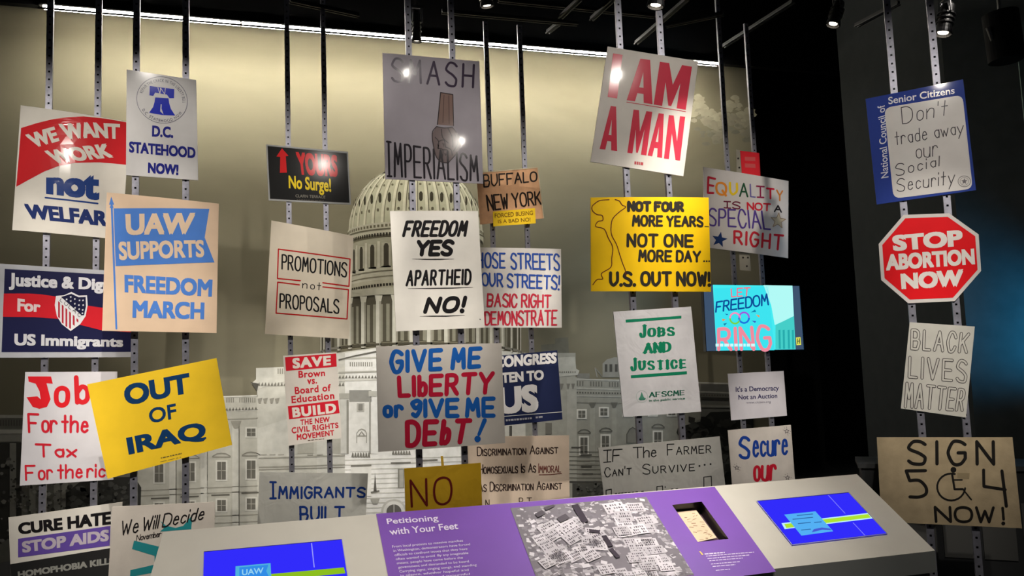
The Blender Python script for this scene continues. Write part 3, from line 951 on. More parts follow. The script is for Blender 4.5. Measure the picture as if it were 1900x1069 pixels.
sh = pts('C', 412, 432, 470, 428, 525, 403, 580, 430, 640, 428, 645, 500, 630, 580, 590, 640, 520, 690, 455, 640, 418, 580, 403, 500)
s.poly((226, 226, 230), sh, 'shield', 3)
s.poly((24, 26, 60), pts('C', 450, 440, 525, 417, 578, 442, 630, 440, 632, 510, 618, 575, 600, 575, 455, 445), 'shield_field', 4)
for i in range(6):
    x = 428 + i * 27; y0 = 470 + i * 25; y1 = [600, 640, 665, 678, 655, 630][i]
    s.poly((176, 40, 56), pts('C', x, y0, x + 13, y0 + 12, x + 13, y1 - 2, x, y1 - 12), 'shield_stripe', 4)
for i, (x, y) in enumerate(((490, 458), (520, 440), (550, 455), (520, 470), (550, 490), (585, 465), (580, 500), (610, 465), (612, 500), (608, 535), (582, 530), (552, 520), (606, 560))):
    s.poly((214, 214, 220), pts('C', x - 6, y - 3, x + 5, y - 7, x + 7, y + 4, x - 3, y + 7), 'star', 5)
s.S('LULAC', pts('C', 452, 446, 602, 570, 588, 592, 438, 468), (40, 40, 50), 0.8, lev=5, gap=5)
s = Sheet('protest_sign', 'white handwritten sign in red marker starting with Job', pts('D', 185, 200, 862, 196, 832, 990, 145, 1035), RA, off=-0.004, col=(205, 203, 208), fin='glossy2')
s.poly((212, 30, 40), pts('D', 205, 232, 375, 232, 388, 285, 342, 282, 372, 400, 345, 455, 290, 470, 240, 455, 195, 385, 275, 378, 300, 400, 290, 340, 262, 285, 212, 270), 'letter')
s.S('o', pts('D', 395, 300, 520, 300, 512, 462, 395, 462), (212, 30, 40), 9)
s.S('b', pts('D', 540, 222, 665, 222, 660, 440, 552, 440), (204, 36, 44), 9)
s.S('s', pts('D', 690, 300, 790, 300, 790, 440, 690, 440), (204, 36, 44), 8)
s.S('For the', pts('D', 198, 498, 655, 520, 650, 648, 205, 650), (196, 34, 50), 4.6, space=2, jit=.4)
s.S('Tax', pts('D', 255, 722, 570, 735, 565, 828, 262, 830), (196, 34, 50), 4.2, jit=.4)
s.S('For the rich', pts('D', 180, 880, 850, 870, 845, 970, 185, 1000), (200, 34, 50), 3.8, space=2.2, jit=.4)
s = Sheet('protest_sign', 'black and white sign with purple band reading STOP AIDS', pts('P', 15.7, 960.7, 227, 931.6, 221, 1150, 24, 1175), RA, col=(206, 202, 194))
s.B('CURE HATE', pts('E', 130, 680, 815, 592, 815, 690, 138, 765), BLK, .04)
s.poly((92, 70, 150), pts('E', 133, 795, 812, 700, 806, 846, 133, 932), 'purple_band')
s.B('STOP AIDS', pts('E', 160, 815, 802, 725, 800, 810, 166, 900), (178, 168, 180), .045, lev=2)
s.poly((34, 34, 34), pts('E', 75, 982, 880, 852, 872, 1320, 100, 1420), 'black_field')
s.B('HOMOPHOBIA KILLS', pts('E', 130, 1035, 838, 928, 838, 978, 134, 1082), (134, 134, 128), .035, lev=2)

# ---- row B
s = Sheet('protest_sign', 'tall white sign with blue bell in a circular seal', pts('P', 235, 129, 364, 148.5, 367.6, 334.6, 233.7, 325), RB, col=(205, 203, 202))
NV = (18, 26, 120); bc = (300.7, 185.7)
s.line((60, 62, 90), [(bc[0] + 47 * math.cos(a * math.pi / 16), bc[1] + 43 * math.sin(a * math.pi / 16) + 3 * math.cos(a * math.pi / 16)) for a in range(32)], 0.8, 'seal_ring', closed=True, curve=True)
s.B('REPAIR THE CRACK IN THE LIBERTY BELL', None, (50, 52, 80), .0, 1.25, 'seal_lettering',
    fmap=lambda u, v: (bc[0] + (38 + 5.5 * v) * math.cos(math.radians(198 + 164 * u)) * 1.0, bc[1] + 1 + (34.5 + 5.5 * v) * math.sin(math.radians(198 + 164 * u)) + 3 * math.cos(math.radians(198 + 164 * u))))
s.B('D.C. STATEHOOD NOW', None, (50, 52, 80), .0, 1.25, 'seal_lettering',
    fmap=lambda u, v: (bc[0] + (43.5 - 5.5 * v) * math.cos(math.radians(150 - 120 * u)), bc[1] + 1 + (40 - 5.5 * v) * math.sin(math.radians(150 - 120 * u)) + 3 * math.cos(math.radians(150 - 120 * u))))
BL = (16, 36, 168)
s.poly(BL, pts('A', 1100, 632, 1280, 655, 1278, 722, 1245, 722, 1225, 695, 1190, 690, 1140, 680, 1125, 705, 1098, 700), 'bell_yoke')
s.poly(BL, pts('A', 1140, 716, 1238, 722, 1243, 760, 1255, 800, 1287, 849, 1190, 845, 1095, 828, 1125, 785, 1135, 750), 'bell')
s.poly((205, 203, 202), pts('A', 1181, 765, 1188, 768, 1186, 798, 1202, 842, 1176, 818), 'crack', 2)
s.line((205, 203, 202), pts('A', 1160, 645, 1175, 690, 1180, 648, 1210, 692, 1215, 650), 1.1, 'rope', 2)
s.B('D.C.', pts('B', 1118, 208, 1272, 220, 1272, 302, 1116, 292), NV, .035)
s.B('STATEHOOD', pts('B', 948, 325, 1436, 370, 1436, 452, 948, 408), NV, .035)
s.B('NOW!', pts('B', 1088, 480, 1312, 497, 1310, 576, 1086, 560), NV, .035)
s = Sheet('protest_sign', 'peach sign with blue swallowtail flag above FREEDOM MARCH', pts('P', 198, 357, 406, 378, 401.7, 618, 189.5, 614), RB, off=0.02, col=(222, 194, 166), bow=0.012)
UB = (78, 128, 208)
s.poly(UB, pts('P', 211, 387, 300, 387, 388.6, 388, 380, 441, 398, 487, 300, 491, 215, 494), 'flag')
s.line(UB, pts('P', 207.5, 383, 216.5, 610), 3.6, 'flag_staff')
s.poly(UB, pts('P', 206.5, 365, 212, 380, 209, 380, 211, 386, 203.5, 386, 206, 380, 202.5, 380), 'staff_tip')
PE = (226, 200, 172)
s.B('UAW', pts('B', 922, 862, 1437, 852, 1418, 1012, 930, 1018), PE, .03, lev=2)
s.B('SUPPORTS', pts('C', 870, 35, 1498, 22, 1502, 150, 878, 172), PE, .03, lev=2)
s.B('FREEDOM', pts('C', 916, 276, 1562, 312, 1556, 440, 918, 408), UB, .03)
s.B('MARCH', pts('C', 978, 465, 1503, 480, 1500, 606, 975, 594), UB, .03)
s = Sheet('protest_sign', 'tilted yellow sign with dark blue capitals reading OUT OF IRAQ', pts('D', 640, 290, 1590, 97, 1705, 735, 790, 985), RB, off=0.015, col=(236, 196, 44))
IB = (12, 54, 98)
s.B('OUT', pts('D', 900, 297, 1388, 203, 1402, 352, 925, 450), IB, .035)
s.B('OF', pts('D', 1088, 470, 1290, 428, 1300, 538, 1102, 580), IB, .02)
s.B('IRAQ', pts('D', 925, 682, 1498, 560, 1525, 700, 950, 830), IB, .035)
s.bars((120, 104, 50), pts('D', 1180, 828, 1335, 793, 1336, 801, 1181, 836), 8, seed=1)
s.bars((150, 130, 60), pts('D', 1175, 858, 1330, 822, 1331, 826, 1176, 862), 4, seed=2)
s = Sheet('protest_sign', 'off white sign with brush script reading We Will Decide over teal shapes', pts('P', 208.4, 940.5, 399, 931.6, 394, 1150, 196, 1160), RB, col=(198, 190, 180), fin='paper')
TE = (38, 130, 136)
s.poly(TE, pts('E', 985, 808, 1165, 852, 1197, 785, 1178, 905, 1175, 1035, 955, 1075, 958, 1025, 1135, 985, 1135, 920, 970, 870), 'teal_shape')
s.poly(TE, pts('E', 1175, 660, 1220, 700, 1290, 715, 1345, 700, 1412, 622, 1405, 725, 1175, 742, 1210, 712), 'teal_shape')
s.S('We Will Decide', pts('E', 898, 660, 1520, 555, 1490, 655, 885, 775), (30, 26, 26), 2.4, gap=2.0, space=2.4, lev=2)
s.S('November', pts('E', 1005, 765, 1190, 735, 1185, 778, 998, 812), (40, 34, 34), 1.3, gap=1.2, lev=2)

# ---- row C
s = Sheet('protest_sign', 'small black sign with red up arrow and yellow No Surge', pts('P', 493.5, 268, 645.5, 281.5, 651.5, 380, 498.5, 372), RC, col=(170, 172, 172), fin='glossy2')
s.poly((22, 22, 22), pts('P', 496.5, 271, 643.5, 284.5, 648.5, 376.5, 501, 369), 'black_panel')
s.poly((210, 24, 28), pts('G', 250, 140, 298, 195, 278, 198, 286, 318, 235, 320, 238, 203, 210, 200), 'arrow', 2)
s.B('YOURS', pts('G', 350, 165, 655, 190, 660, 352, 372, 335), (206, 26, 30), .05, 1.0, lev=2)
s.B('No Surge!', pts('G', 298, 338, 608, 362, 613, 490, 302, 462), (238, 208, 34), .025, lev=2)
s.B('CLAFIN TERRACE', pts('G', 350, 478, 568, 488, 568, 508, 350, 500), (140, 136, 126), .01, lev=2)
s.bars((90, 84, 76), pts('G', 358, 514, 560, 522, 560, 526, 358, 518), 10, lev=2, seed=4)
s = Sheet('protest_sign', 'cream sign with two thin red boxes around hand lettered black words', pts('P', 503.5, 409, 656, 438, 648, 629, 491.5, 620), RC, off=0.01, col=(216, 206, 188), bow=0.01)
RD_ = (180, 16, 24)
s.line(RD_, pts('H', 385, 480, 217, 463, 224, 247, 750, 320, 742, 520, 550, 495), 2.3, 'red_box')
s.line(RD_, pts('H', 378, 510, 219, 490, 207, 717, 728, 760, 738, 545, 550, 525), 2.3, 'red_box')
s.S('PROMOTIONS', pts('H', 247, 280, 732, 345, 727, 458, 245, 400), (26, 24, 26), 2.9, gap=3.0)
s.S('not', pts('H', 400, 478, 540, 494, 536, 552, 398, 535), (26, 24, 26), 1.6, gap=3.4)
s.S('PROPOSALS', pts('H', 232, 568, 672, 615, 672, 725, 230, 685), (26, 24, 26), 2.9, gap=3.0)
s = Sheet('protest_sign', 'narrow white sign with two red bars reading SAVE and BUILD', pts('I', 258, 238, 652, 212, 688, 840, 300, 900), RC, col=(208, 202, 194), off=0.008)
SR = (196, 30, 46); SW = (216, 208, 200)
s.poly(SR, pts('I', 272, 250, 648, 222, 652, 318, 280, 350), 'red_bar')
s.poly(SR, pts('I', 293, 610, 662, 565, 673, 660, 302, 706), 'red_bar')
s.B('SAVE', pts('I', 325, 256, 608, 236, 610, 308, 330, 335), SW, .04, 1.15, lev=2)
s.B('BUILD', pts('I', 323, 620, 645, 586, 650, 658, 330, 694), SW, .04, 1.15, lev=2)
for t, q in (('Brown', (370, 350, 565, 340, 567, 388, 372, 402)), ('vs.', (435, 412, 508, 405, 508, 443, 436, 450)),
             ('Board of', (342, 468, 608, 446, 610, 498, 346, 522)), ('Education', (318, 535, 632, 504, 636, 555, 322, 588)),
             ('THE NEW', (384, 708, 600, 686, 602, 725, 385, 750)), ('CIVIL RIGHTS', (320, 765, 662, 728, 666, 768, 322, 810)),
             ('MOVEMENT', (358, 815, 632, 783, 636, 822, 360, 860))):
    s.B(t, pts('I', *q), (190, 34, 48), .025, 1.1)
s.bars((110, 90, 80), pts('I', 440, 858, 560, 846, 560, 851, 441, 864), 6, seed=5)
s = Sheet('protest_sign', 'grey plastic sign with blue hand painted IMMIGRANTS BUILT', pts('P', 481.5, 876, 683, 878.6, 676, 1010, 476, 1012), RC, col=(172, 172, 166), fin='plastic')
s.S('{mmigrants', pts('J', 155, 370, 868, 392, 862, 495, 157, 512), (20, 48, 112), 4.0, caps=True, gap=2.4, jit=.4)
s.S('BUILT', pts('J', 375, 552, 715, 552, 710, 668, 378, 676), (20, 48, 112), 4.2, gap=3, jit=.4)

# ---- row D
s = Sheet('protest_sign', 'grey sign with a drawn brown fist between SMASH and IMPERIALISM', pts('P', 709.6, 98, 889.5, 114, 896.6, 341, 715, 332), RD, col=(160, 154, 162), fin='glossy2')
PU = (54, 42, 62)
s.S('SMASH', pts('F', 1052, 418, 1668, 466, 1660, 655, 1050, 605), PU, 4.2, gap=4.4)
s.S('{MPERIALISM', pts('G', 1012, 75, 1692, 190, 1698, 388, 1018, 358), (30, 24, 32), 3.8, gap=3.4, jit=.3)
SK = (122, 98, 90)
s.poly(SK, pts('F', 1415, 680, 1505, 695, 1508, 925, 1392, 915), 'drawn_arm')
s.line((46, 36, 38), pts('F', 1415, 680, 1505, 695, 1510, 925), 1.5, 'outline', 2); s.line((46, 36, 38), pts('F', 1415, 680, 1392, 915), 1.8, 'outline', 2)
s.line((84, 64, 62), pts('F', 1440, 700, 1432, 900), 1.2, 'shading', 2); s.line((92, 72, 68), pts('F', 1475, 705, 1478, 910), 1.6, 'shading', 2)
s.poly((108, 92, 92), pts('G', 1385, -20, 1440, -10, 1500, -15, 1530, 20, 1548, 70, 1566, 110, 1530, 180, 1470, 247, 1420, 240, 1385, 205, 1368, 150, 1355, 80, 1355, 30), 'drawn_fist')
for q in ((1385, -20, 1440, -10, 1500, -15), (1355, 80, 1368, 150, 1385, 205, 1420, 240, 1470, 247), (1385, -20, 1355, 20, 1355, 80), (1500, -15, 1535, 30, 1566, 110, 1530, 180, 1470, 247),
          (1420, 0, 1430, 60, 1470, 100), (1470, -5, 1500, 60, 1505, 130), (1375, 60, 1400, 90, 1395, 140), (1400, 90, 1440, 80, 1450, 130), (1450, 130, 1490, 150, 1500, 190),
          (1395, 140, 1430, 150, 1430, 200), (1430, 150, 1470, 160, 1465, 220), (1520, 40, 1540, 100, 1510, 160)):
    s.line((48, 38, 42), pts('G', *q), 1.7, 'outline', 2, curve=True)
for q in ((1390, 100, 1405, 120, 1400, 150), (1425, 100, 1445, 105, 1440, 135), (1440, 175, 1462, 180, 1450, 200)):
    s.poly((70, 56, 58), pts('G', *q), 'shading', 2)
s = Sheet('protest_sign', 'white sign with slanted brush capitals reading FREEDOM YES APARTHEID NO', pts('P', 723.5, 391.6, 887, 391.6, 899.6, 608, 735, 615), RD, off=0.01, col=(226, 222, 214), bow=0.008)
s.S('FREEDOM', pts('H', 1160, 36, 1628, 34, 1600, 160, 1128, 162), BLK, 5.6, gap=3.8)
s.S('YES', pts('H', 1240, 178, 1524, 174, 1495, 302, 1222, 305), BLK, 7.6, gap=3.0)
s.S('APARTHEID', pts('H', 1168, 400, 1644, 390, 1640, 512, 1155, 524), BLK, 4.3, gap=4.2)
s.S('NO!', pts('H', 1318, 600, 1614, 588, 1582, 715, 1280, 724), BLK, 7.6, gap=3.6)
for q in ((1205, 320, 1300, 323, 1400, 323, 1512, 320), (1175, 537, 1330, 537, 1500, 534, 1650, 527), (1262, 741, 1350, 740, 1450, 740, 1590, 733)):
    s.line(BLK, pts('H', *q), [.6, 2.6, 2.6, .6], 'underline') if False else s.add('underline', [ribbon(pts('H', *q), [.5, 2.0, 2.2, .5])], BLK)
s.line(BLK, pts('H', 1703, 762, 1706, 764), 1.8, 'speck')
s = Sheet('protest_sign', 'wide white sign in blue and red paint reading GIVE ME LIBERTY', pts('P', 698, 643, 930.4, 636.6, 937.5, 822, 702, 838.7), RD, off=0.015, col=(196, 190, 182), bow=0.02)
GB, GR = (24, 88, 168), (176, 22, 52)
s.S('GIVE ME', pts('I', 1033, 192, 1722, 165, 1708, 335, 1038, 380), GB, 8.2, gap=4)
s.S('LIbERTY', pts('I', 1090, 383, 1815, 348, 1795, 522, 1098, 548), GR, 8.2, gap=3.6)
s.S('or 9IVE ME', pts('I', 985, 560, 1818, 535, 1818, 695, 988, 695), GB, 8.0, gap=3.4, space=3)
s.S('DEbT', pts('I', 1148, 705, 1650, 692, 1608, 885, 1152, 918), GR, 9.4, gap=4.5)
s.add('exclamation_mark', [ribbon(pts('I', 1735, 712, 1692, 815), [8.5, 6]), ribbon([(pts('I', 1682, 848)[0])] * 2, 10)], GB)
s = Sheet('protest_sign', 'crumpled mustard yellow sign with maroon NO at the console edge', pts('P', 750, 869.7, 892, 859, 897, 1008, 754, 1012), RD, off=0.012, col=(206, 164, 40), fin='plastic')
s.S('NO', pts('J', 1185, 360, 1505, 330, 1502, 545, 1196, 568), (104, 30, 26), 4.3, gap=3.5)
s.add('hanging_strap', [([(817.5, 846), (822, 846), (824, 866), (819, 866)], [(0, 1, 2, 3)])], (222, 178, 60), 0.5)

# ---- row E
s = Sheet('protest_sign', 'brown cardboard sign reading BUFFALO NEW YORK with yellow label', pts('P', 884, 321, 998, 310, 1009.5, 405, 891, 416.5), RE, col=(206, 160, 122), fin='card')
s.S('BUFFALO', pts('L', 140, 250, 542, 228, 545, 305, 146, 352), (36, 28, 24), 2.8, gap=2.6)
s.S('NEW YORK', pts('L', 162, 400, 566, 372, 575, 475, 178, 525), (36, 28, 24), 3.0, gap=2.4, space=4)
s.line((206, 190, 160), pts('P', 886, 321, 997.5, 311, 1008.5, 404.5), 1.5, 'plastic_edge', 2)
s.poly((228, 190, 40), pts('L', 215, 525, 525, 500, 530, 612, 218, 634), 'yellow_label', 3)
s.B('FORCED BUSING', pts('L', 228, 540, 508, 518, 510, 550, 230, 572), (120, 86, 24), .01, lev=4)
s.B('IS A BAD NO!', pts('L', 252, 586, 490, 568, 492, 598, 254, 612), (120, 86, 24), .01, lev=4)
s = Sheet('protest_sign', 'white painted sign in blue and red about whose streets', pts('P', 866, 459, 1041, 462, 1042.4, 608, 864, 608), RE, off=0.01, col=(208, 204, 200), bow=0.01)
WB, WR = (44, 76, 156), (186, 44, 64)
s.S('WHOSE STREETS', pts('M', 40, 108, 708, 120, 712, 250, 40, 228), WB, 3.4, gap=2.8, space=6, jit=.5)
s.S('OUR STREETS!', pts('M', 125, 258, 710, 278, 706, 392, 130, 365), WB, 3.4, gap=2.8, space=4, jit=.5)
s.S('A BASIC RIGHT', pts('M', 95, 408, 645, 418, 645, 526, 90, 516), WR, 3.3, gap=2.8, space=4, jit=.5)
s.S('DEMONSTRATE', pts('M', 148, 545, 690, 530, 688, 656, 150, 652), WR, 3.3, gap=2.6, jit=.5)
s = Sheet('protest_sign', 'navy blue sign with bold white capitals ending in big US', pts('P', 888, 664, 1034, 650, 1043.7, 778.5, 897, 794), RE, col=(30, 38, 72))
CW = (216, 214, 214)
s.B('CONGRESS', pts('N', 232, 84, 688, 55, 682, 135, 236, 172), CW, .04)
s.B('LISTEN TO', pts('N', 178, 212, 588, 183, 590, 258, 184, 290), CW, .04)
s.B('US', pts('N', 248, 315, 545, 286, 552, 492, 258, 512), CW, .05)
s.line(CW, pts('N', 160, 536, 725, 492), 1.1, 'rule')
s.bars((170, 170, 176), pts('N', 310, 548, 500, 532, 502, 545, 312, 562), 9, seed=7); s.bars((150, 150, 156), pts('N', 530, 527, 580, 522, 581, 535, 531, 540), 2, seed=8)
s = Sheet('protest_sign', 'beige sign with small handwritten capitals about discrimination', pts('P', 866, 811, 1055.8, 808, 1057, 962, 862, 966), RE, off=0.01, col=(196, 178, 160), fin='paper')
DB = (48, 36, 34)
s.S('Discrimination Against', pts('O', 175, 205, 1255, 180, 1255, 300, 178, 335), DB, 1.8, caps=True, gap=2.0, space=5)
s.S('Homosexuals Is As', pts('O', 205, 440, 960, 425, 962, 548, 205, 572), DB, 1.8, caps=True, gap=2.0, space=6)
s.S('Immoral', pts('O', 990, 425, 1292, 422, 1292, 545, 990, 555), (104, 52, 48), 1.4, caps=True, gap=1.8)
s.line((104, 52, 48), pts('O', 1000, 578, 1150, 575, 1295, 560), 1.2, 'underline')
s.S('As Discrimination Against', pts('O', 190, 670, 1305, 655, 1305, 775, 190, 808), DB, 1.8, caps=True, gap=2.0, space=5)
s.S('N', pts('O', 288, 905, 345, 903, 345, 1010, 288, 1012), DB, 1.5); s.S('R T', pts('O', 730, 880, 905, 876, 905, 985, 732, 990), DB, 1.5)

# ---- row F
s = Sheet('protest_sign', 'tilted white sign with huge red capitals reading I AM A MAN', pts('P', 1127.8, 86.4, 1295.8, 113.7, 1268, 327, 1096, 300), RF, col=(206, 200, 192), fin='glossy2')
MR = (196, 48, 70)
s.poly(MR, pts('K', 1098, 393, 1168, 403, 1128, 724, 1058, 712), 'letter')
block(s, 'A', pts('K', 1245, 424, 1424, 448, 1388, 766, 1198, 736), MR); block(s, 'M', pts('K', 1432, 452, 1678, 490, 1637, 808, 1396, 768), MR)
s.line(MR, pts('K', 1198, 750, 1632, 820), 1.2, 'underline')
block(s, 'A', pts('K', 1052, 774, 1150, 788, 1128, 1110, 1000, 1094), MR)
block(s, 'M', pts('K', 1243, 804, 1386, 822, 1346, 1142, 1203, 1122), MR); block(s, 'A', pts('K', 1404, 828, 1500, 840, 1458, 1160, 1352, 1142), MR); block(s, 'N', pts('K', 1508, 845, 1628, 858, 1590, 1180, 1472, 1164), MR)
s.bars((176, 70, 76), pts('L', 1256, 156, 1320, 164, 1319, 186, 1255, 178), 4, seed=9)
s = Sheet('protest_sign', 'wide yellow sign with black capitals and a drawn map outline', pts('P', 1096, 366.6, 1315, 366.6, 1319.3, 541.6, 1097, 540.6), RF, off=0.01, col=(238, 192, 16), bow=0.012)
NB = (44, 40, 34)
for t, q, o_ in (('NOT FOUR', (1196, 448, 1617, 452, 1617, 533, 1196, 531), .045), ('MORE YEARS', (1233, 548, 1762, 560, 1762, 643, 1230, 642), .035),
             ('NOT ONE', (1193, 686, 1687, 692, 1687, 792, 1191, 792), .04), ('MORE DAY', (1278, 803, 1742, 812, 1742, 902, 1275, 900), .035),
             ('U.S. OUT NOW!', (1065, 962, 1812, 962, 1815, 1080, 1065, 1080), .045)):
    s.S(t, pts('L', *q), NB, o_ * 128, gap=3.4, space=4, jit=.3)
s.line(NB, pts('L', 1772, 635, 1800, 636), 1.6, 'dots'); 
for x in (1765, 1785, 1803): s.line(NB, pts('L', x, 890, x, 890), 2.8, 'dot')
def dashed(sh, c, p, w, cr):
    q = spline(pts(cr, *p), False, 6)
    sh.add('map_outline', [ribbon(q[i:i + 4], w) for i in range(0, len(q) - 1, 3)], c)
dashed(s, (96, 40, 24), (1065, 440, 1000, 445, 960, 470, 943, 492, 948, 522, 980, 548, 1015, 555, 1020, 590, 985, 600, 970, 635, 1030, 655, 1060, 720, 1092, 790, 1085, 870, 1078, 935, 1012, 980, 1020, 1020, 980, 1025, 950, 1062), 1.7, 'L')
dashed(s, (96, 40, 24), (1110, 440, 1140, 450, 1160, 480, 1185, 495, 1140, 530, 1092, 580, 1080, 640, 1085, 700, 1120, 770, 1145, 850, 1165, 910, 1182, 955, 1188, 1000), 1.7, 'L')
s = Sheet('protest_sign', 'crinkled white sign with green serif letters reading Jobs and Justice', pts('P', 1138, 578.5, 1282.4, 569, 1301, 764, 1157, 774), RF, col=(196, 194, 196), fin='plastic')
GG = (14, 116, 82)
s.poly(GG, pts('M', 1190, 607, 1600, 578, 1600, 598, 1192, 628), 'green_bar')
s.poly(GG, pts('M', 1228, 1015, 1640, 985, 1641, 1008, 1230, 1037), 'green_bar')
s.S('Jobs', pts('M', 1288, 640, 1552, 636, 1552, 730, 1290, 748), GG, 5.6, caps=True, gap=4.2, serif=True)
s.S('AND', pts('M', 1322, 775, 1526, 763, 1526, 848, 1320, 862), GG, 5.8, gap=3.8, serif=True)
s.S('Justice', pts('M', 1222, 885, 1638, 872, 1642, 968, 1225, 992), GG, 5.2, caps=True, gap=4.6, serif=True)
s.S('AFSCME', pts('N', 1362, 345, 1626, 328, 1626, 372, 1362, 390), (20, 84, 62), 2.4, gap=3.0, serif=True)
s.B('in the public service', pts('N', 1362, 402, 1626, 384, 1626, 405, 1362, 424), (40, 96, 76), .02)
ec = pts('N', 1310, 380)[0]
s.line((150, 168, 160), [(ec[0] + 10.5 * math.cos(a * math.pi / 8), ec[1] + 11 * math.sin(a * math.pi / 8)) for a in range(16)], .7, 'emblem_ring', closed=True, curve=True)
s.poly((70, 130, 108), pts('N', 1308, 345, 1322, 380, 1338, 400, 1285, 402, 1298, 378), 'emblem'); s.poly((60, 120, 100), pts('N', 1285, 394, 1340, 390, 1330, 405, 1296, 407), 'emblem', 2)
s = Sheet('protest_sign', 'grey sign with thin black handwritten capitals about the farmer', pts('P', 1110, 831, 1335.4, 810, 1352, 955, 1126, 968), RF, col=(170, 168, 162), fin='plastic', off=-0.0)
FB = (34, 34, 34)
s.S('|F', pts('X', 138, 182, 405, 165, 385, 338, 140, 358), FB, 1.9, gap=1.5)
s.S('The', pts('X', 540, 142, 862, 130, 862, 280, 545, 302), FB, 1.9, gap=1.4)
s.S('Farmer', pts('X', 1000, 100, 1605, 80, 1608, 225, 1005, 262), FB, 1.8, caps=True, gap=2.4)
s.S("Can't", pts('X', 150, 420, 530, 385, 525, 525, 158, 560), FB, 1.8, caps=True, gap=2.6)
s.S('Survive', pts('X', 668, 372, 1382, 330, 1385, 472, 672, 522), FB, 1.9, caps=True, gap=3.0)
for x, y in ((1445, 400), (1515, 385), (1595, 375)): s.line(FB, pts('X', x, y, x, y), 3.0, 'dot')
s.line(FB, pts('X', 180, 830, 178, 728, 250, 715, 250, 830), 1.8, 'letter'); s.line(FB, pts('X', 868, 800, 868, 680, 945, 672, 948, 800), 1.8, 'letter')
s.line(FB, pts('X', 1505, 720, 1503, 552, 1605, 540, 1612, 720), 1.8, 'letter'); s.line(FB, pts('X', 980, 680, 980, 692), 1.8, 'letter')
for x in (300, 345, 385, 430, 480, 530, 580, 660, 1060, 1125): s.line(FB, pts('X', x, 775 - (x - 300) * .08, x + 26, 772 - (x - 300) * .08), 1.6, 'letter')

# ---- row G
s = Sheet('protest_sign', 'small red card with two pale bars like an equals sign on a stake', pts('P', 1373.5, 279.6, 1409, 284, 1412, 345, 1378, 340), RG, off=-0.0, col=(216, 36, 48), thick=0.004)
s.poly((206, 84, 84), pts('Q', 605, 302, 720, 306, 720, 350, 605, 345), 'bar'); s.poly((206, 84, 84), pts('Q', 605, 376, 720, 382, 722, 426, 606, 420), 'bar')
s.add('stake', [([(1366, 277), (1374, 279), (1394, 503), (1373, 501)], [(0, 1, 2, 3)])], (150, 144, 130), -3)
for x, y in ((1379, 478), (1388, 478), (1386, 494), (1370, 294), (1372, 311)): s.line((40, 36, 32), [(x, y), (x, y)], 3, 'screw', -2)
s = Sheet('protest_sign', 'white sign with rainbow letters reading EQUALITY is not a special right', pts('P', 1305, 310, 1463, 336, 1462.5, 479, 1307, 459), RG, off=0.012, col=(206, 200, 196), bow=0.01)
for t, q, c, w in (('E', (190, 512, 288, 540, 264, 714, 186, 712), (184, 28, 52), 4), ('Q', (272, 572, 410, 590, 402, 746, 280, 722), (226, 136, 40), 4), ('U', (422, 580, 524, 590, 526, 738, 424, 728), (232, 196, 30), 4.2),
                   ('A', (540, 588, 630, 598, 638, 756, 533, 748), (32, 78, 50), 3), ('L', (648, 600, 716, 620, 718, 758, 655, 752), (108, 98, 158), 2.6), ('|', (718, 620, 820, 628, 812, 762, 728, 758), (140, 30, 70), 2.8),
                   ('T', (830, 642, 930, 652, 926, 778, 838, 772), (196, 34, 60), 3.6), ('Y', (942, 664, 1028, 674, 1012, 796, 962, 792), (206, 122, 50), 2.8),
                   ('|S', (366, 788, 550, 798, 550, 888, 366, 874), (110, 28, 56), 2.4), ('NOT', (616, 803, 890, 818, 886, 908, 620, 892), (204, 34, 52), 3), ('A', (922, 832, 1012, 838, 1012, 922, 918, 916), (34, 30, 34), 2.8)):
    s.S(t, pts('Q', *q), c, w)
s.S('SPECIAL', pts('P', 1314, 385, 1424, 390, 1430, 429, 1312, 420), (84, 62, 140), 3.2, gap=3)
s.S('RIGHT', pts('R', 303, 25, 668, 55, 656, 182, 303, 130), (194, 40, 54), 4.2, gap=4)
def star(cx, cy, r, rot=0): return [(cx + (r if i % 2 == 0 else r * .42) * math.sin(rot + i * math.pi / 5), cy - (r if i % 2 == 0 else r * .42) * math.cos(rot + i * math.pi / 5)) for i in range(10)]
s.poly((26, 52, 104), star(1334, 445, 15, .2), 'star')
s.poly((206, 190, 160), star(1443, 410, 15, .1), 'star'); s.line((150, 120, 90), star(1443, 410, 15, .1), 1.0, 'star_outline', 2, closed=True)
s = Sheet('video_monitor', 'flat video monitor glowing cyan with a rally picture of LET FREEDOM RING', pts('P', 1304, 528, 1483.7, 530, 1492, 649, 1310, 652.5), RG, off=0.03, col=(30, 34, 40), fin='laminate', thick=0.036, cat='monitor', group=None, board='housing')
E = lambda c, k=1.0: glow(c, k)
scr = s.poly(None, pts('P', 1305, 529, 1482.7, 531, 1491, 648.3, 1311, 651.5), 'screen', 1, E((62, 82, 108)))
s.poly(None, pts('P', 1322.4, 528.5, 1470, 530.5, 1476, 648.3, 1329, 650.8), 'picture', 2, E((70, 236, 242)))
s.poly(None, pts('R', 520, 417, 725, 421, 735, 640, 600, 700, 575, 560), 'picture_sky', 3, E((178, 250, 246)))
s.poly(None, pts('R', 605, 700, 735, 636, 746, 868, 605, 870), 'picture_temple', 4, E((70, 206, 200)))
for x in (625, 655, 690, 720): s.poly(None, pts('R', x, 735, x + 14, 732, x + 17, 868, x + 3, 868), 'temple_column', 5, E((40, 170, 172)))
s.poly(None, pts('R', 170, 440, 555, 425, 598, 878, 188, 880), 'picture_placard', 3, E((62, 228, 240)))
s.S('LET', pts('R', 286, 440, 430, 430, 422, 495, 290, 505), None, 2.4, lev=4, m=E((238, 120, 140)))
s.S('FREEDOM', pts('R', 184, 532, 552, 472, 560, 562, 176, 615), None, 3.0, lev=4, m=E((14, 74, 148)))
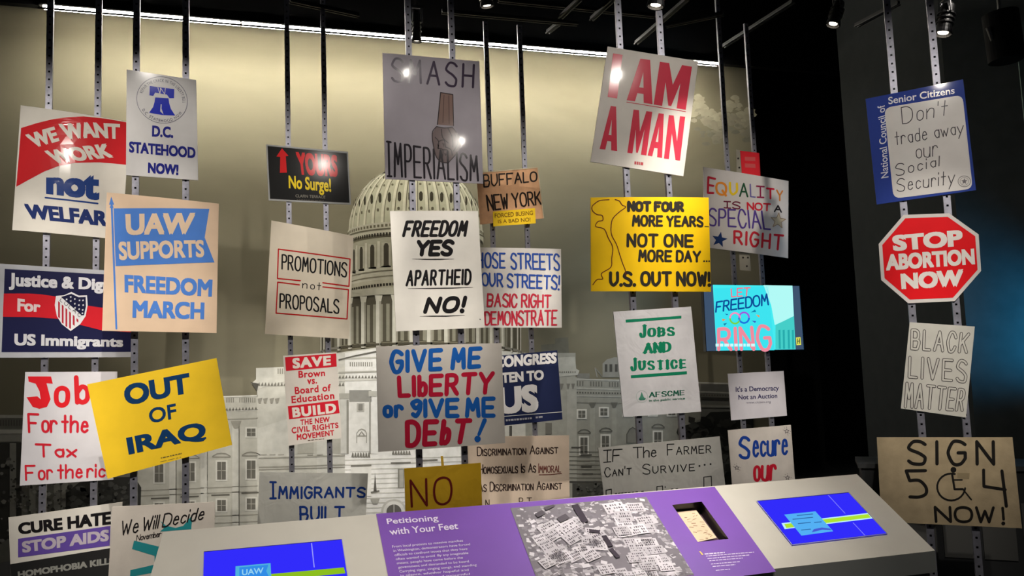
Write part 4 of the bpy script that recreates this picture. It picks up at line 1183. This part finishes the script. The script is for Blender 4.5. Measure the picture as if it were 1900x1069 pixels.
s.S('RING', pts('R', 190, 715, 562, 690, 590, 890, 190, 890), None, 6.4, lev=4, m=E((240, 140, 158)), gap=3)
for cx_, cy_, ca, cb in ((318, 652, (250, 140, 190), (120, 210, 70)), (382, 648, (160, 90, 220), (30, 110, 220))):
    c0 = pts('R', cx_, cy_)[0]
    arc = [(c0[0] + 9.3 * math.cos(a * math.pi / 10), c0[1] + 9.8 * math.sin(a * math.pi / 10)) for a in range(21)]
    s.add('ring', [ribbon(arc[10:21], 3.2, cap=False)], None, 4, E(ca)); s.add('ring', [ribbon(arc[0:11], 3.2, cap=False)], None, 4, E(cb))
for q, c in (((225, 655, 255, 662, 230, 672), (240, 140, 60)), ((235, 690, 262, 685, 245, 705), (20, 130, 170)), ((465, 625, 492, 632, 490, 648), (240, 150, 70)), ((435, 668, 468, 672, 460, 685), (60, 90, 190)),
             ((430, 610, 460, 590, 468, 608), (20, 130, 170)), ((245, 620, 270, 622, 262, 630), (20, 100, 170))):
    s.poly(None, pts('R', *q), 'ray', 4, E(c))
s.bars(None, pts('R', 180, 832, 460, 832, 460, 852, 180, 852), 10, 'caption', 5, 11, E((206, 252, 252)))
s.poly(None, pts('R', 750, 788, 782, 785, 787, 840, 754, 843), 'channel_logo', 3, E((226, 226, 90)))
s.line(None, pts('R', 760, 797, 762, 832), 1.4, 'letter', 4, m=E((40, 60, 60))); s.line(None, pts('R', 774, 795, 776, 830), 1.4, 'letter', 4, m=E((40, 60, 60))); s.line(None, pts('R', 760, 815, 776, 813), 1.4, 'letter', 4, m=E((40, 60, 60)))
s = Sheet('protest_sign', 'small white sign with small navy text about democracy and auction', pts('S', 315, 105, 775, 82, 803, 452, 343, 490), RG, col=(210, 206, 212))
s.B("It's a Democracy", pts('S', 378, 212, 735, 200, 736, 256, 380, 268), (50, 46, 92), .015)
s.B('Not an Auction', pts('S', 400, 280, 722, 268, 722, 305, 402, 320), (50, 46, 92), .015)
s.B('www.citizen.org', pts('S', 466, 336, 668, 328, 669, 350, 467, 358), (120, 116, 130), .0)
s = Sheet('protest_sign', 'white sign painted Secure our in blue and red with small star doodles', pts('P', 1350.7, 798.5, 1467.5, 788.6, 1480, 960, 1364, 968), RG, off=0.01, col=(206, 198, 190), fin='paper')
s.S('S', pts('S', 400, 620, 500, 618, 500, 812, 402, 815), (28, 64, 150), 5.6)
s.S('ecure', pts('S', 515, 655, 810, 640, 812, 782, 518, 805), (28, 64, 150), 4.6, gap=2.4)
s.S('our', pts('S', 520, 858, 722, 848, 712, 992, 524, 1006), (192, 30, 50), 5.4, gap=2.6)
for x, y in ((800, 580), (388, 882), (806, 964)):
    c0 = pts('S', x, y)[0]
    s.line((70, 64, 70), star(c0[0], c0[1], 4.5), .8, 'star_doodle', closed=True)
    for a in range(0, 360, 60): s.line((70, 64, 70), [(c0[0] + 6 * math.cos(a), c0[1] + 6.5 * math.sin(a)), (c0[0] + 7.4 * math.cos(a), c0[1] + 8 * math.sin(a))], .6, 'star_doodle')

# ---- row H, at the dark wall
s = Sheet('protest_sign', 'blue bordered sign with thin handwriting about social security', pts('P', 1606, 183.5, 1787, 147.2, 1811, 352.8, 1626.7, 379.6), RH, col=(34, 58, 140), fin='glossy2')
def rquad(q, r):
    out = []
    for i in range(4):
        p0, p1, p2 = Vector(q[i - 1]), Vector(q[i]), Vector(q[(i + 1) % 4])
        a = p1 + (p0 - p1).normalized() * r; b = p1 + (p2 - p1).normalized() * r
        for k in range(6):
            t = k / 5; out.append(tuple(a * (1 - t) ** 2 + p1 * 2 * t * (1 - t) + b * t * t))
    return out
s.poly((212, 208, 204), rquad(pts('T', 240, 278, 815, 182, 890, 872, 308, 945), 14), 'writing_field')
s.B('Senior Citizens', pts('T', 268, 200, 755, 122, 758, 174, 272, 253), (220, 222, 230), .015)
s.B('National Council of', pts('T', 217, 798, 190, 268, 244, 250, 272, 788), (214, 216, 226), .01)
HB = (70, 66, 70)
s.S("Don't", pts('T', 360, 272, 712, 215, 700, 335, 372, 402), HB, 1.7, lev=2, gap=2.6)
s.S('trade away', pts('T', 312, 455, 822, 372, 828, 500, 322, 590), HB, 1.7, lev=2, gap=2.0, space=5)
s.S('our', pts('T', 468, 580, 635, 548, 632, 636, 475, 655), HB, 1.7, lev=2)
s.S('Social', pts('T', 318, 690, 648, 628, 645, 708, 325, 785), HB, 1.7, lev=2, gap=3)
s.S('Security', pts('T', 330, 800, 762, 728, 758, 872, 332, 930), HB, 1.7, lev=2, gap=2.6)
c0 = pts('T', 828, 818)[0]
s.line(HB, [(c0[0] + 11.5 * math.cos(a * math.pi / 8), c0[1] + 10 * math.sin(a * math.pi / 8)) for a in range(16)], .8, 'seal_ring', 2, closed=True, curve=True)
s.line(HB, [(c0[0] + 8 * math.cos(a * math.pi / 8), c0[1] + 7 * math.sin(a * math.pi / 8)) for a in range(16)], .5, 'seal_ring', 2, closed=True, curve=True)
s.poly((110, 106, 110), star(c0[0], c0[1], 6), 'seal_star', 2)
oc = pts('U', 245, 48, 460, 40, 600, 140, 612, 312, 487, 455, 268, 465, 140, 355, 128, 185)
s = Sheet('protest_sign', 'red octagonal stop shaped sign with white border and capitals', pts('U', 128, 44, 606, 40, 612, 460, 134, 465), RH, col=(200, 194, 190), outline=oc)
occ = (sum(p[0] for p in oc) / 8, sum(p[1] for p in oc) / 8)
s.poly((212, 14, 24), [(occ[0] + (x - occ[0]) * .93, occ[1] + (y - occ[1]) * .92) for x, y in oc], 'red_panel')
OW = (218, 212, 206)
s.B('STOP', pts('U', 190, 145, 522, 117, 527, 195, 197, 220), OW, .05, lev=2)
s.B('ABORTION', pts('U', 160, 235, 578, 206, 583, 282, 163, 312), OW, .05, lev=2)
s.B('NOW', pts('U', 230, 325, 527, 303, 525, 386, 236, 400), OW, .05, lev=2)
s = Sheet('protest_sign', 'grey paper sign with outlined hand drawn letters reading BLACK LIVES MATTER', pts('P', 1688, 598, 1808.8, 606, 1792.3, 775, 1671.6, 758), RH, col=(176, 174, 166), fin='paper')
s.fillcol = (176, 174, 166)
for t, q in (('BLACK', (278, 580, 562, 600, 548, 708, 276, 690)), ('LIVES', (268, 710, 550, 730, 545, 846, 264, 822)), ('MATTER', (250, 832, 546, 868, 528, 978, 246, 962))):
    s.S(t, pts('U', *q), (64, 60, 60), 6.0, gap=4.6, outline=1.3)
s = Sheet('protest_sign', 'big brown board with black paint reading SIGN 504 NOW and wheelchair symbol', pts('V', 1035, 100, 1832, 100, 1888, 635, 1062, 597), RH, off=0.015, col=(158, 142, 114), fin='card')
SB = (26, 24, 22)
s.S('SIGN', pts('V', 1212, 112, 1728, 112, 1732, 272, 1212, 270), SB, 6.2, gap=5)
s.S('5', pts('V', 1198, 288, 1335, 286, 1338, 462, 1202, 460), SB, 6)
s.line(SB, pts('V', 1662, 292, 1664, 388, 1790, 408), 5.6, 'digit'); s.line(SB, pts('V', 1770, 298, 1796, 505), 6, 'digit')
s.S('NOW', pts('V', 1368, 502, 1728, 505, 1728, 606, 1376, 604), SB, 5.2, gap=2.2)
s.add('exclamation_mark', [ribbon(pts('V', 1774, 515, 1780, 582), 5), ribbon(pts('V', 1778, 606, 1778, 606), 6)], SB)
wc = pts('V', 1472, 392)[0]
s.add('wheelchair_symbol', [ribbon([(wc[0] + 26 * math.cos(math.radians(a)), wc[1] + 25 * math.sin(math.radians(a))) for a in range(5, 292, 14)], 3.6),
      ribbon(pts('V', 1478, 320, 1492, 405), 4), ribbon(pts('V', 1492, 405, 1540, 404), 4), ribbon(pts('V', 1540, 404, 1590, 466), 2.8), ribbon(pts('V', 1482, 350, 1536, 350), 2.6),
      ribbon(pts('V', 1485, 291, 1485, 291), 9)], SB)
s.poly((132, 118, 92), pts('V', 1508, 308, 1580, 310, 1578, 345, 1508, 340), 'tape')

# ================================================================== ceiling gear
def bar_between(name, p, q, w, m, parent=None):
    d = (q - p); L = d.length; d.normalize()
    sdir = d.cross(Vector((0, 0, 1))).normalized() * w
    u = Vector((0, 0, w))
    V = [p - sdir - u, p + sdir - u, p + sdir + u, p - sdir + u, q - sdir - u, q + sdir - u, q + sdir + u, q - sdir + u]
    return V, [(0, 1, 2, 3), (7, 6, 5, 4), (0, 4, 5, 1), (1, 5, 6, 2), (2, 6, 7, 3), (3, 7, 4, 0)]
BARS = [((538, 4), (666, 31), 'running down to the right above the small black arrow sign'),
        ((820, 24), (1072, 46), 'crossing behind the rails above the fist sign'),
        ((925, 3), (1216, 32), 'long one reaching the rail pair above the red capitals sign'),
        ((1040, 34), (1076, 0), 'short slanted one, left of two steep ones'),
        ((1097, 38), (1138, 0), 'short slanted one, right of two steep ones'),
        ((1180, 82), (1275, 0), 'steep one passing behind the red capitals sign rails'),
        ((1236, 50), (1342, 28), 'level one right of the red capitals sign rails'),
        ((1342, 88), (1472, 5), 'steep one crossing the rails above the equality sign'),
        ((1016, 62), (1036, 46), 'tiny slanted one above the strip light'),
        ((1588, 50), (1668, 8), 'faint one beside the rails at the dark wall')]
for i, (a, b, lab) in enumerate(BARS):
    z = 4.22 + 0.045 * (i % 3)
    p, q = hit_z(*a, z), hit_z(*b, z)
    root = empty('ceiling_channel', Matrix.Translation((p + q) / 2))
    tag(root, 'dark steel channel, ' + lab, 'channel', 'ceiling channels above the signs')
    c = (p + q) / 2
    d = (q - p).normalized(); sd = d.cross(Vector((0, 0, 1))).normalized() * 0.016
    for k in (-1, 1):
        v, f = bar_between('flange', p - c + sd * k, q - c + sd * k, 0.005, None)
        mk('flange', v, f, mat((62, 62, 62), 'steel'), root)
    v, f = bar_between('web', p - c + Vector((0, 0, .018)), q - c + Vector((0, 0, .018)), 0.012, None)
    mk('web', v, f, mat((26, 26, 26), 'steel'), root)

def track_lamp(px, py, Z, L, r, tilt, label, power=0, lens=6.0, hang=0.5, col=(14, 14, 15)):
    p = EYE + ray(px, py) * Z                      # lens centre
    d = Vector(tilt).normalized()                  # direction the lamp points
    root = empty('track_spotlight', Matrix.Translation(p))
    tag(root, label, 'spotlight', 'track spotlights under the ceiling')
    M1 = mat(col, 'laminate')
    o = -d
    mk('body', *join(cyl(o * .02, o * L, r * .82, r * .7), cyl(o * L, o * (L + .02), r * .7, r * .4)), M1, root, smooth=False)
    mk('bezel', *join(cyl(o * 0, o * .03, r, r * .9, caps=False), cyl(o * .001, o * .03, r * .86, r * .8, caps=False)), mat((60, 60, 62), 'steel'), root)
    mk('lens', *cyl(o * .012, o * .016, r * .55), glow((255, 240, 215), lens), root)
    top = o * (L * .7)
    side = d.cross(Vector((0, 0, 1)))
    side = side.normalized() if side.length > .1 else Vector((1, 0, 0))
    mk('yoke', *join(cyl(top + side * r, top + side * r + Vector((0, 0, .1)), .006, n=8), cyl(top - side * r, top - side * r + Vector((0, 0, .1)), .006, n=8),
                     cyl(top + side * r + Vector((0, 0, .1)), top - side * r + Vector((0, 0, .1)), .006, n=8), cyl(top + Vector((0, 0, .1)), top + Vector((0, 0, hang)), .009, n=8)), mat((70, 70, 72), 'steel'), root)
    for k in range(3):
        a = o * (L * (.35 + .16 * k))
        mk('cooling_fin', *cyl(a, a + o * .008, r * .95, n=16), M1, root)
track_lamp(1749, 64, 4.7, .19, .055, (-.25, .1, -1), 'black track spotlight glowing beside the rails at the dark wall', lens=8)
track_lamp(1545, 47, 5.2, .17, .05, (-.35, .1, -1), 'black track spotlight hanging alone over the dark recess', lens=5)
track_lamp(773, 78, 5.0, .19, .035, (.0, .1, -1), 'slim black track spotlight above the fist sign', lens=4)
track_lamp(904, 13, 5.2, .12, .05, (.15, .1, -1), 'small track spotlight over the rails above the cardboard sign', lens=8)
track_lamp(1216, 13, 4.15, .12, .05, (-.15, .1, -1), 'small track spotlight over the red capitals sign', lens=10)
# loudspeaker and pale panel top right
p = EYE + ray(1868, 112) * 4.7
root = empty('hanging_loudspeaker', Matrix.Translation(p))
tag(root, 'black cylindrical loudspeaker hanging in the upper right corner', 'loudspeaker')
mk('body', *cyl((0, 0, 0), (-.02, 0, .30), .10, .10, 32), mat((16, 17, 18), 'matte'), root, smooth=False)
mk('grille', *cyl((0, 0, -.004), (0, 0, 0), .088, .092, 32), mat((14, 14, 14), 'matte'), root)
mk('bracket', *join(cyl((-.1, 0, .12), (-.13, 0, .2), .012, n=10), cyl((-.02, 0, .3), (-.02, 0, 1.2), .012, n=10)), mat((90, 90, 90), 'steel'), root)
pp = Plane(tuple(EYE + ray(1900, 200) * 5.3), math.radians(-38))
s = Sheet('hanging_banner', 'pale grey green hanging banner cut by the right edge of the view', pts('P', 1883, 44, 1960, 18, 1985, 300, 1903, 240), pp, col=(112, 130, 124), fin='matte', thick=.02, cat='banner', group=None, board='cloth')

# ================================================================== the console
ZC = 1.05
cl, crr = hit_z(303, 987, ZC), hit_z(1590, 880, ZC)
ed = (crr - cl).normalized()
pe = Plane(tuple(crr), 0)
nn = ed.copy()                                     # end plane contains the slope, its normal is the edge direction
d_ = ray(1735, 1022)
fr = EYE + d_ * ((crr - EYE).dot(nn) / d_.dot(nn))
slope = fr - crr
nrm = ed.cross(slope).normalized()
if nrm.z < 0: nrm = -nrm
class Console:
    pass
corg = (cl + crr) / 2
corg0 = Vector((corg.x, corg.y, 0)) + Vector((slope.x, slope.y, 0)) / 2
cyaw = math.atan2(ed.y, ed.x)
CM = Matrix.Translation(corg0) @ Matrix.Rotation(cyaw, 4, 'Z')
CI = CM.inverted()
con = empty('reader_rail_console', CM)
tag(con, 'long sloping grey exhibit console with purple panel and two blue screens', 'console')
def ch(px, py, up=0.0):
    q = crr + nrm * up
    d = ray(px, py)
    return CI @ (EYE + d * ((q - EYE).dot(nrm) / d.dot(nrm)))
def cpoly(name, loops, m, up, parent=None):
    flat = [q for l in loops for q in l]
    F = [tuple(t) for t in tessellate_polygon([[Vector((x, y, 0)) for x, y in l] for l in loops])] if (len(loops) > 1 or len(flat) != 4) else [(0, 1, 2, 3)]
    return mk(name, [ch(x, y, up) for x, y in flat], F, m, parent or con)
sv = CI.to_3x3() @ slope
L0, L1 = CI @ cl, CI @ crr
def at(t, k, up=0.0):                               # t along the edge, k down the slope
    return L0.lerp(L1, t) + sv * k + (CI.to_3x3() @ nrm) * up
case = pts('P', 1247, 937, 1302, 931, 1352, 1000, 1295, 1006)
Hc = [ch(x, y, 0) for x, y in case]
GREY = mat((196, 192, 182), 'laminate')
# top slab with the opening for the case
outer = [at(0, 0), at(1, 0), at(1, 1), at(0, 1)]
flat = outer + Hc
nloc = (CI.to_3x3() @ nrm)
ax = (L1 - L0).normalized(); ay = sv.normalized()
to2 = lambda p: Vector(((p - L0).dot(ax), (p - L0).dot(ay), 0))
T = tessellate_polygon([[to2(p) for p in outer], [to2(p) for p in Hc]])
mk('worktop', flat, [tuple(t) for t in T], GREY, con)
fd = Vector((0, 0, -.075))
A, Bq, Cq, Dq = at(0, 0), at(1, 0), at(1, 1), at(0, 1)
mk('fascia', [A, Bq, Cq, Dq, A + fd, Bq + fd, Cq + fd, Dq + fd], [(0, 1, 5, 4), (1, 2, 6, 5), (2, 3, 7, 6), (3, 0, 4, 7)], mat((150, 152, 148), 'laminate'), con)
yf = Dq.y + .07; yb_ = A.y - .05
mk('pedestal', *box(A.x + .08, Bq.x - .12, yf, yb_, 0, Dq.z - .07), mat((40, 40, 42), 'laminate'), con)
mk('underside', [A + fd, Bq + fd, Cq + fd, Dq + fd], [(3, 2, 1, 0)], mat((60, 60, 60), 'matte'), con)
# purple graphic panel
pur = pts('P', 698, 953.5, 1326, 903.5, 1440, 1061, 736, 1152)
PURPLE = mat((118, 72, 172), 'laminate')
cpoly('graphic_panel', [pur, case], PURPLE, .002)
WP = mat((226, 214, 238), 'ink')
def ctext(t, q, off, m=WP, up=.0032, sp=1.0):
    V, F = bfont(t, off, sp)
    x0, x1 = min(v[0] for v in V), max(v[0] for v in V); y0, y1 = min(v[1] for v in V), max(v[1] for v in V)
    f = quadmap(q)
    P = [f((x - x0) / (x1 - x0), (y - y0) / (y1 - y0)) for x, y in V]
    mk('lettering', [ch(x, y, up) for x, y in P], F, m, con)
ctext('Petitioning', pts('Y', 122, 165, 815, 115, 838, 215, 142, 262), .012)
ctext('with Your Feet', pts('Y', 152, 300, 1085, 215, 1100, 305, 178, 388), .012)
body = ['From local protests to massive marches', 'in Washington, demonstrators have forced', 'officials to confront issues that they have', 'often wanted to avoid. By any imaginable',
        'means, people have come before the', 'government and demanded to be heard.', 'Carrying signs, singing songs, and standing', 'in silence, whether hopeful and', 'angry, joyful and mournful']
ends = [1160, 1255, 1220, 1232, 1158, 1252, 1345, 1235, 1250]
for i, (t, e) in enumerate(zip(body, ends)):
    x0 = 200 + i * 16; y0 = 528 + i * 56.0
    x1 = e; y1 = y0 - (x1 - x0) * .085
    ctext(t, pts('Y', x0, y0, x1, y1, x1 + 5, y1 + 40, x0 + 8, y0 + 44), .0)
YL = mat((236, 200, 120), 'ink')
cpoly('caption_mark', [pts('Z', 410, 742, 430, 740, 468, 785, 448, 790)], YL, .0032)
for i, (x0, x1, y0, h) in enumerate(((482, 750, 770, 14), (500, 1140, 800, 9), (520, 1075, 832, 9), (545, 990, 862, 9), (568, 950, 905, 9), (588, 890, 938, 9), (630, 820, 990, 8))):
    rnd = random.Random(i); x = x0
    V, F = [], []
    while x < x1:
        w = rnd.uniform(18, 60); xe = min(x + w, x1)
        ya, yb2 = y0 - (x - x0) * .085, y0 - (xe - x0) * .085
        b = len(V); V += [ch(*pts('Z', a, c)[0], .0032) for a, c in ((x, ya), (xe, yb2), (xe + 4, yb2 + h), (x + 4, ya + h))]; F.append((b, b + 1, b + 2, b + 3)); x = xe + 9
    mk('small_print', V, F, WP, con)
# recessed case with a document
dep = -.05
low = [p + nloc * dep for p in Hc]
mk('case_wall', Hc + low, [(0, 1, 5, 4), (1, 2, 6, 5), (2, 3, 7, 6), (3, 0, 4, 7)], mat((16, 16, 16), 'laminate'), con)
mk('case_floor', low, [(0, 1, 2, 3)], mat((112, 88, 100), 'paper'), con)
doc = pts('P', 1255.5, 949, 1292, 947, 1330, 998, 1294, 1006)
mk('document', [ch(x, y, -.03) for x, y in doc] + [ch(x, y, -.033) for x, y in doc], [(0, 1, 2, 3), (7, 6, 5, 4), (0, 1, 5, 4), (1, 2, 6, 5), (2, 3, 7, 6), (3, 0, 4, 7)], mat((226, 200, 170), 'paper'), con)
rnd = random.Random(5)
V, F = [], []
for i in range(26):
    u, v = rnd.uniform(.08, .8), rnd.uniform(.05, .92)
    q = quadmap(doc); a0 = q(u, v); a1 = q(min(.95, u + rnd.uniform(.06, .2)), v + rnd.uniform(-.03, .03))
    vv, ff = ribbon([a0, a1], rnd.uniform(.6, 1.3)); b = len(V); V += [ch(x, y, -.0296 + .0001 * (i % 4)) for x, y in vv]; F += [tuple(k + b for k in t) for t in ff]
mk('document_sketch', V, F, mat((150, 120, 96), 'ink'), con)
# black and white photograph of a crowd with placards, printed on the panel
ph = pts('P', 947, 943, 1199, 922, 1288, 1067, 1004, 1096)
fq = quadmap(ph)
pm = Mural()
def pq(u0, v0, u1, v1, c, lev, rot=0.0, sk=0.0):
    cu_, cv = (u0 + u1) / 2, (v0 + v1) / 2
    out = []
    for u, v in ((u0, v0), (u1, v0), (u1, v1), (u0, v1)):
        du, dv = (u - cu_), (v - cv)
        a = du * math.cos(rot) - dv * math.sin(rot) * .7; b = du * math.sin(rot) * 1.4 + dv * math.cos(rot)
        out.append(fq(min(1, max(0, cu_ + a)), min(1, max(0, cv + b))))
    k = len(pm.V)
    pm.V += [ch(x, y, .0032 + .0003 * lev) for x, y in out]; pm.F.append((k, k + 1, k + 2, k + 3)); pm.C.append(lin(c))
g = lambda v, t=6: (int(v + t * .6), int(v - t * .3), int(v + t))
pq(0, 0, 1, 1, g(128), 0)
rnd = random.Random(21)
for i in range(700):
    u, v = rnd.uniform(0, 1), rnd.uniform(0, 1)
    sz = .012 + .022 * (1 - v) + rnd.uniform(0, .012)
    if .46 < u < .62 and v < .32: continue
    pq(u, v, min(1, u + sz * rnd.uniform(.7, 1.8)), min(1, v + sz * rnd.uniform(.6, 1.6)), g(rnd.choice((120, 145, 165, 185, 205, 220))), 1 + i % 3, rnd.uniform(-.5, .5))
def placard(u, v, w, h, rot, lv):
    pq(u, v, u + w, v + h, g(rnd.choice((196, 208, 220))), lv, rot)
    for k in range(7):
        for j in range(3):
            if rnd.random() < .8:
                x = -.5 + .1 + .118 * k; y = -.5 + .12 + .28 * j
                cu_, cv = u + w / 2, v + h / 2
                a, b = x * w, y * h
                uu = cu_ + a * math.cos(rot) - b * math.sin(rot) * .7; vv = cv + a * math.sin(rot) * 1.4 + b * math.cos(rot)
                pq(uu, vv, uu + w * .07, vv + h * rnd.uniform(.12, .2), g(rnd.choice((80, 100, 130))), lv + 1, rot)
for i in range(64):
    if i % 3 == 0: u, v, r_ = rnd.uniform(.04, .36), rnd.uniform(.26, .72), rnd.uniform(.25, .5)
    elif i % 3 == 1: u, v, r_ = rnd.uniform(.60, .84), rnd.uniform(.22, .84), rnd.uniform(-.1, .1)
    else: u, v, r_ = rnd.choice(((rnd.uniform(.30, .48), rnd.uniform(.30, .62), rnd.uniform(-.4, .4)), (rnd.uniform(.40, .84), rnd.uniform(.01, .2), rnd.uniform(-.1, .1))))
    v = min(v, .9)
    placard(u, v, rnd.uniform(.10, .14) * (.75 + .45 * v), rnd.uniform(.09, .13), r_, 4 + 2 * (i % 5))
pq(.56, .30, .59, .42, g(66, 8), 15, .25); pq(.55, .44, .585, .58, g(60, 8), 15, .1); pq(.45, .76, .50, .98, g(64, 8), 15, .1); pq(.48, .62, .55, .66, g(60, 8), 15, -.3)
for u, v, rr in ((.16, .88, .05), (.30, .80, .06), (.24, .96, .06), (.10, .10, .05)): pq(u, v, min(1, u + rr * 1.4), min(1, v + rr), g(90), 15, .4)
crowd = pm.build('crowd_photograph', con)
crowd['label'] = 'black and white crowd photograph printed on the purple panel'
crowd.data.materials[0] = crowd.data.materials[0].copy()
crowd.data.materials[0].name = 'crowd_print'
# touch screens
def screen(q, label):
    o = cpoly('touch_screen', [q], glow((50, 44, 250), 1.0), .0025)
    o['label'] = label
    for i in range(4):
        a, b = q[i], q[(i + 1) % 4]
        v, f = ribbon([a, b], 1.2)
        mk('screen_edge', [CM_inv_up(o, ch(x, y, .0036 + .0002 * i)) for x, y in v], f, mat((40, 34, 120) if i == 0 else (150, 150, 160), 'ink'), o)
    return o
CM_inv_up = lambda o, v: v
s2 = screen(pts('P', 1404, 930, 1575, 914, 1646, 990, 1470, 1011), 'right blue touch screen with lime band and cyan card')
def onscreen(par, name, q, c, up=.0032, k=1.0):
    return cpoly(name, [q], glow(c, k), up, par)
onscreen(s2, 'lime_band', pts('P', 1450, 971, 1611, 952, 1621, 962, 1456, 982), (196, 240, 250), .0030)
onscreen(s2, 'lime_band', pts('P', 1455, 972.5, 1611, 954, 1616, 960.5, 1459, 980), (176, 226, 50), .0034)
onscreen(s2, 'card', pts('P', 1455, 955, 1513, 949, 1546, 986, 1487, 994), (84, 176, 244), .0038)
for i, (x, y, w) in enumerate(((1478, 956, 30), (1470, 963, 38), (1480, 971, 24), (1510, 969, 14), (1486, 983, 18))):
    onscreen(s2, 'card_text', [(x, y), (x + w, y - w * .1), (x + w + 1, y - w * .1 + 1.6), (x + 1, y + 1.6)], (50, 110, 170), .0042)
onscreen(s2, 'card_arc', pts('P', 1506, 988, 1510, 982, 1525, 979, 1540, 981, 1543, 984, 1526, 983, 1514, 986), (70, 90, 210), .0042)
onscreen(s2, 'divider', pts('P', 1536, 919, 1537.6, 919, 1569, 953, 1567.4, 953), (130, 130, 250), .0042); onscreen(s2, 'divider', pts('P', 1582, 970, 1583.6, 970, 1606, 994, 1604.4, 994), (130, 130, 250), .0042)
s1 = screen(pts('P', 378, 1024, 634.5, 1001, 655, 1135, 374, 1165), 'left blue touch screen cut by the bottom edge')
onscreen(s1, 'lime_band', pts('P', 495, 1066, 638, 1053, 641, 1064, 495, 1078), (140, 190, 30), .0032)
onscreen(s1, 'card', pts('P', 437, 1051, 502, 1045, 505, 1100, 436, 1106), (80, 176, 220), .0038)
onscreen(s1, 'card_flag', pts('P', 444, 1053, 498, 1048, 494, 1060, 500, 1072, 444, 1078), (50, 140, 230), .0042)
onscreen(s1, 'divider', pts('P', 577, 1008, 579, 1008, 584, 1053, 582, 1053), (150, 150, 250), .0038)
_v, _f = bfont('UAW', .02, 1.0)
_x0, _x1, _y0, _y1 = min(v[0] for v in _v), max(v[0] for v in _v), min(v[1] for v in _v), max(v[1] for v in _v)
_fm = quadmap(pts('P', 449, 1057, 489, 1053, 489, 1064, 449, 1068))
mk('card_lettering', [ch(*_fm((x - _x0) / (_x1 - _x0), (y - _y0) / (_y1 - _y0)), .0046) for x, y in _v], _f, glow((150, 210, 240), 1.0), s1)

# dark display case standing by the right partition
p = EYE + ray(1625, 900) * 5.0
root = empty('display_plinth', Matrix.Translation((p.x, p.y, 0)) @ Matrix.Rotation(math.radians(-38), 4, 'Z'))
tag(root, 'dark display plinth standing beyond the brown board sign', 'plinth')
mk('body', *box(-.08, 1.0, 0, .3, 0, .75), mat((26, 27, 28), 'laminate'), root)
mk('top', *box(-.1, 1.02, -.02, .32, .75, .78), mat((44, 45, 46), 'laminate'), root)
for i in range(4):
    mk('panel', *box(.15 + i * .22, .33 + i * .22, -.012, 0, .2, .55), mat((58, 58, 56), 'laminate'), root)
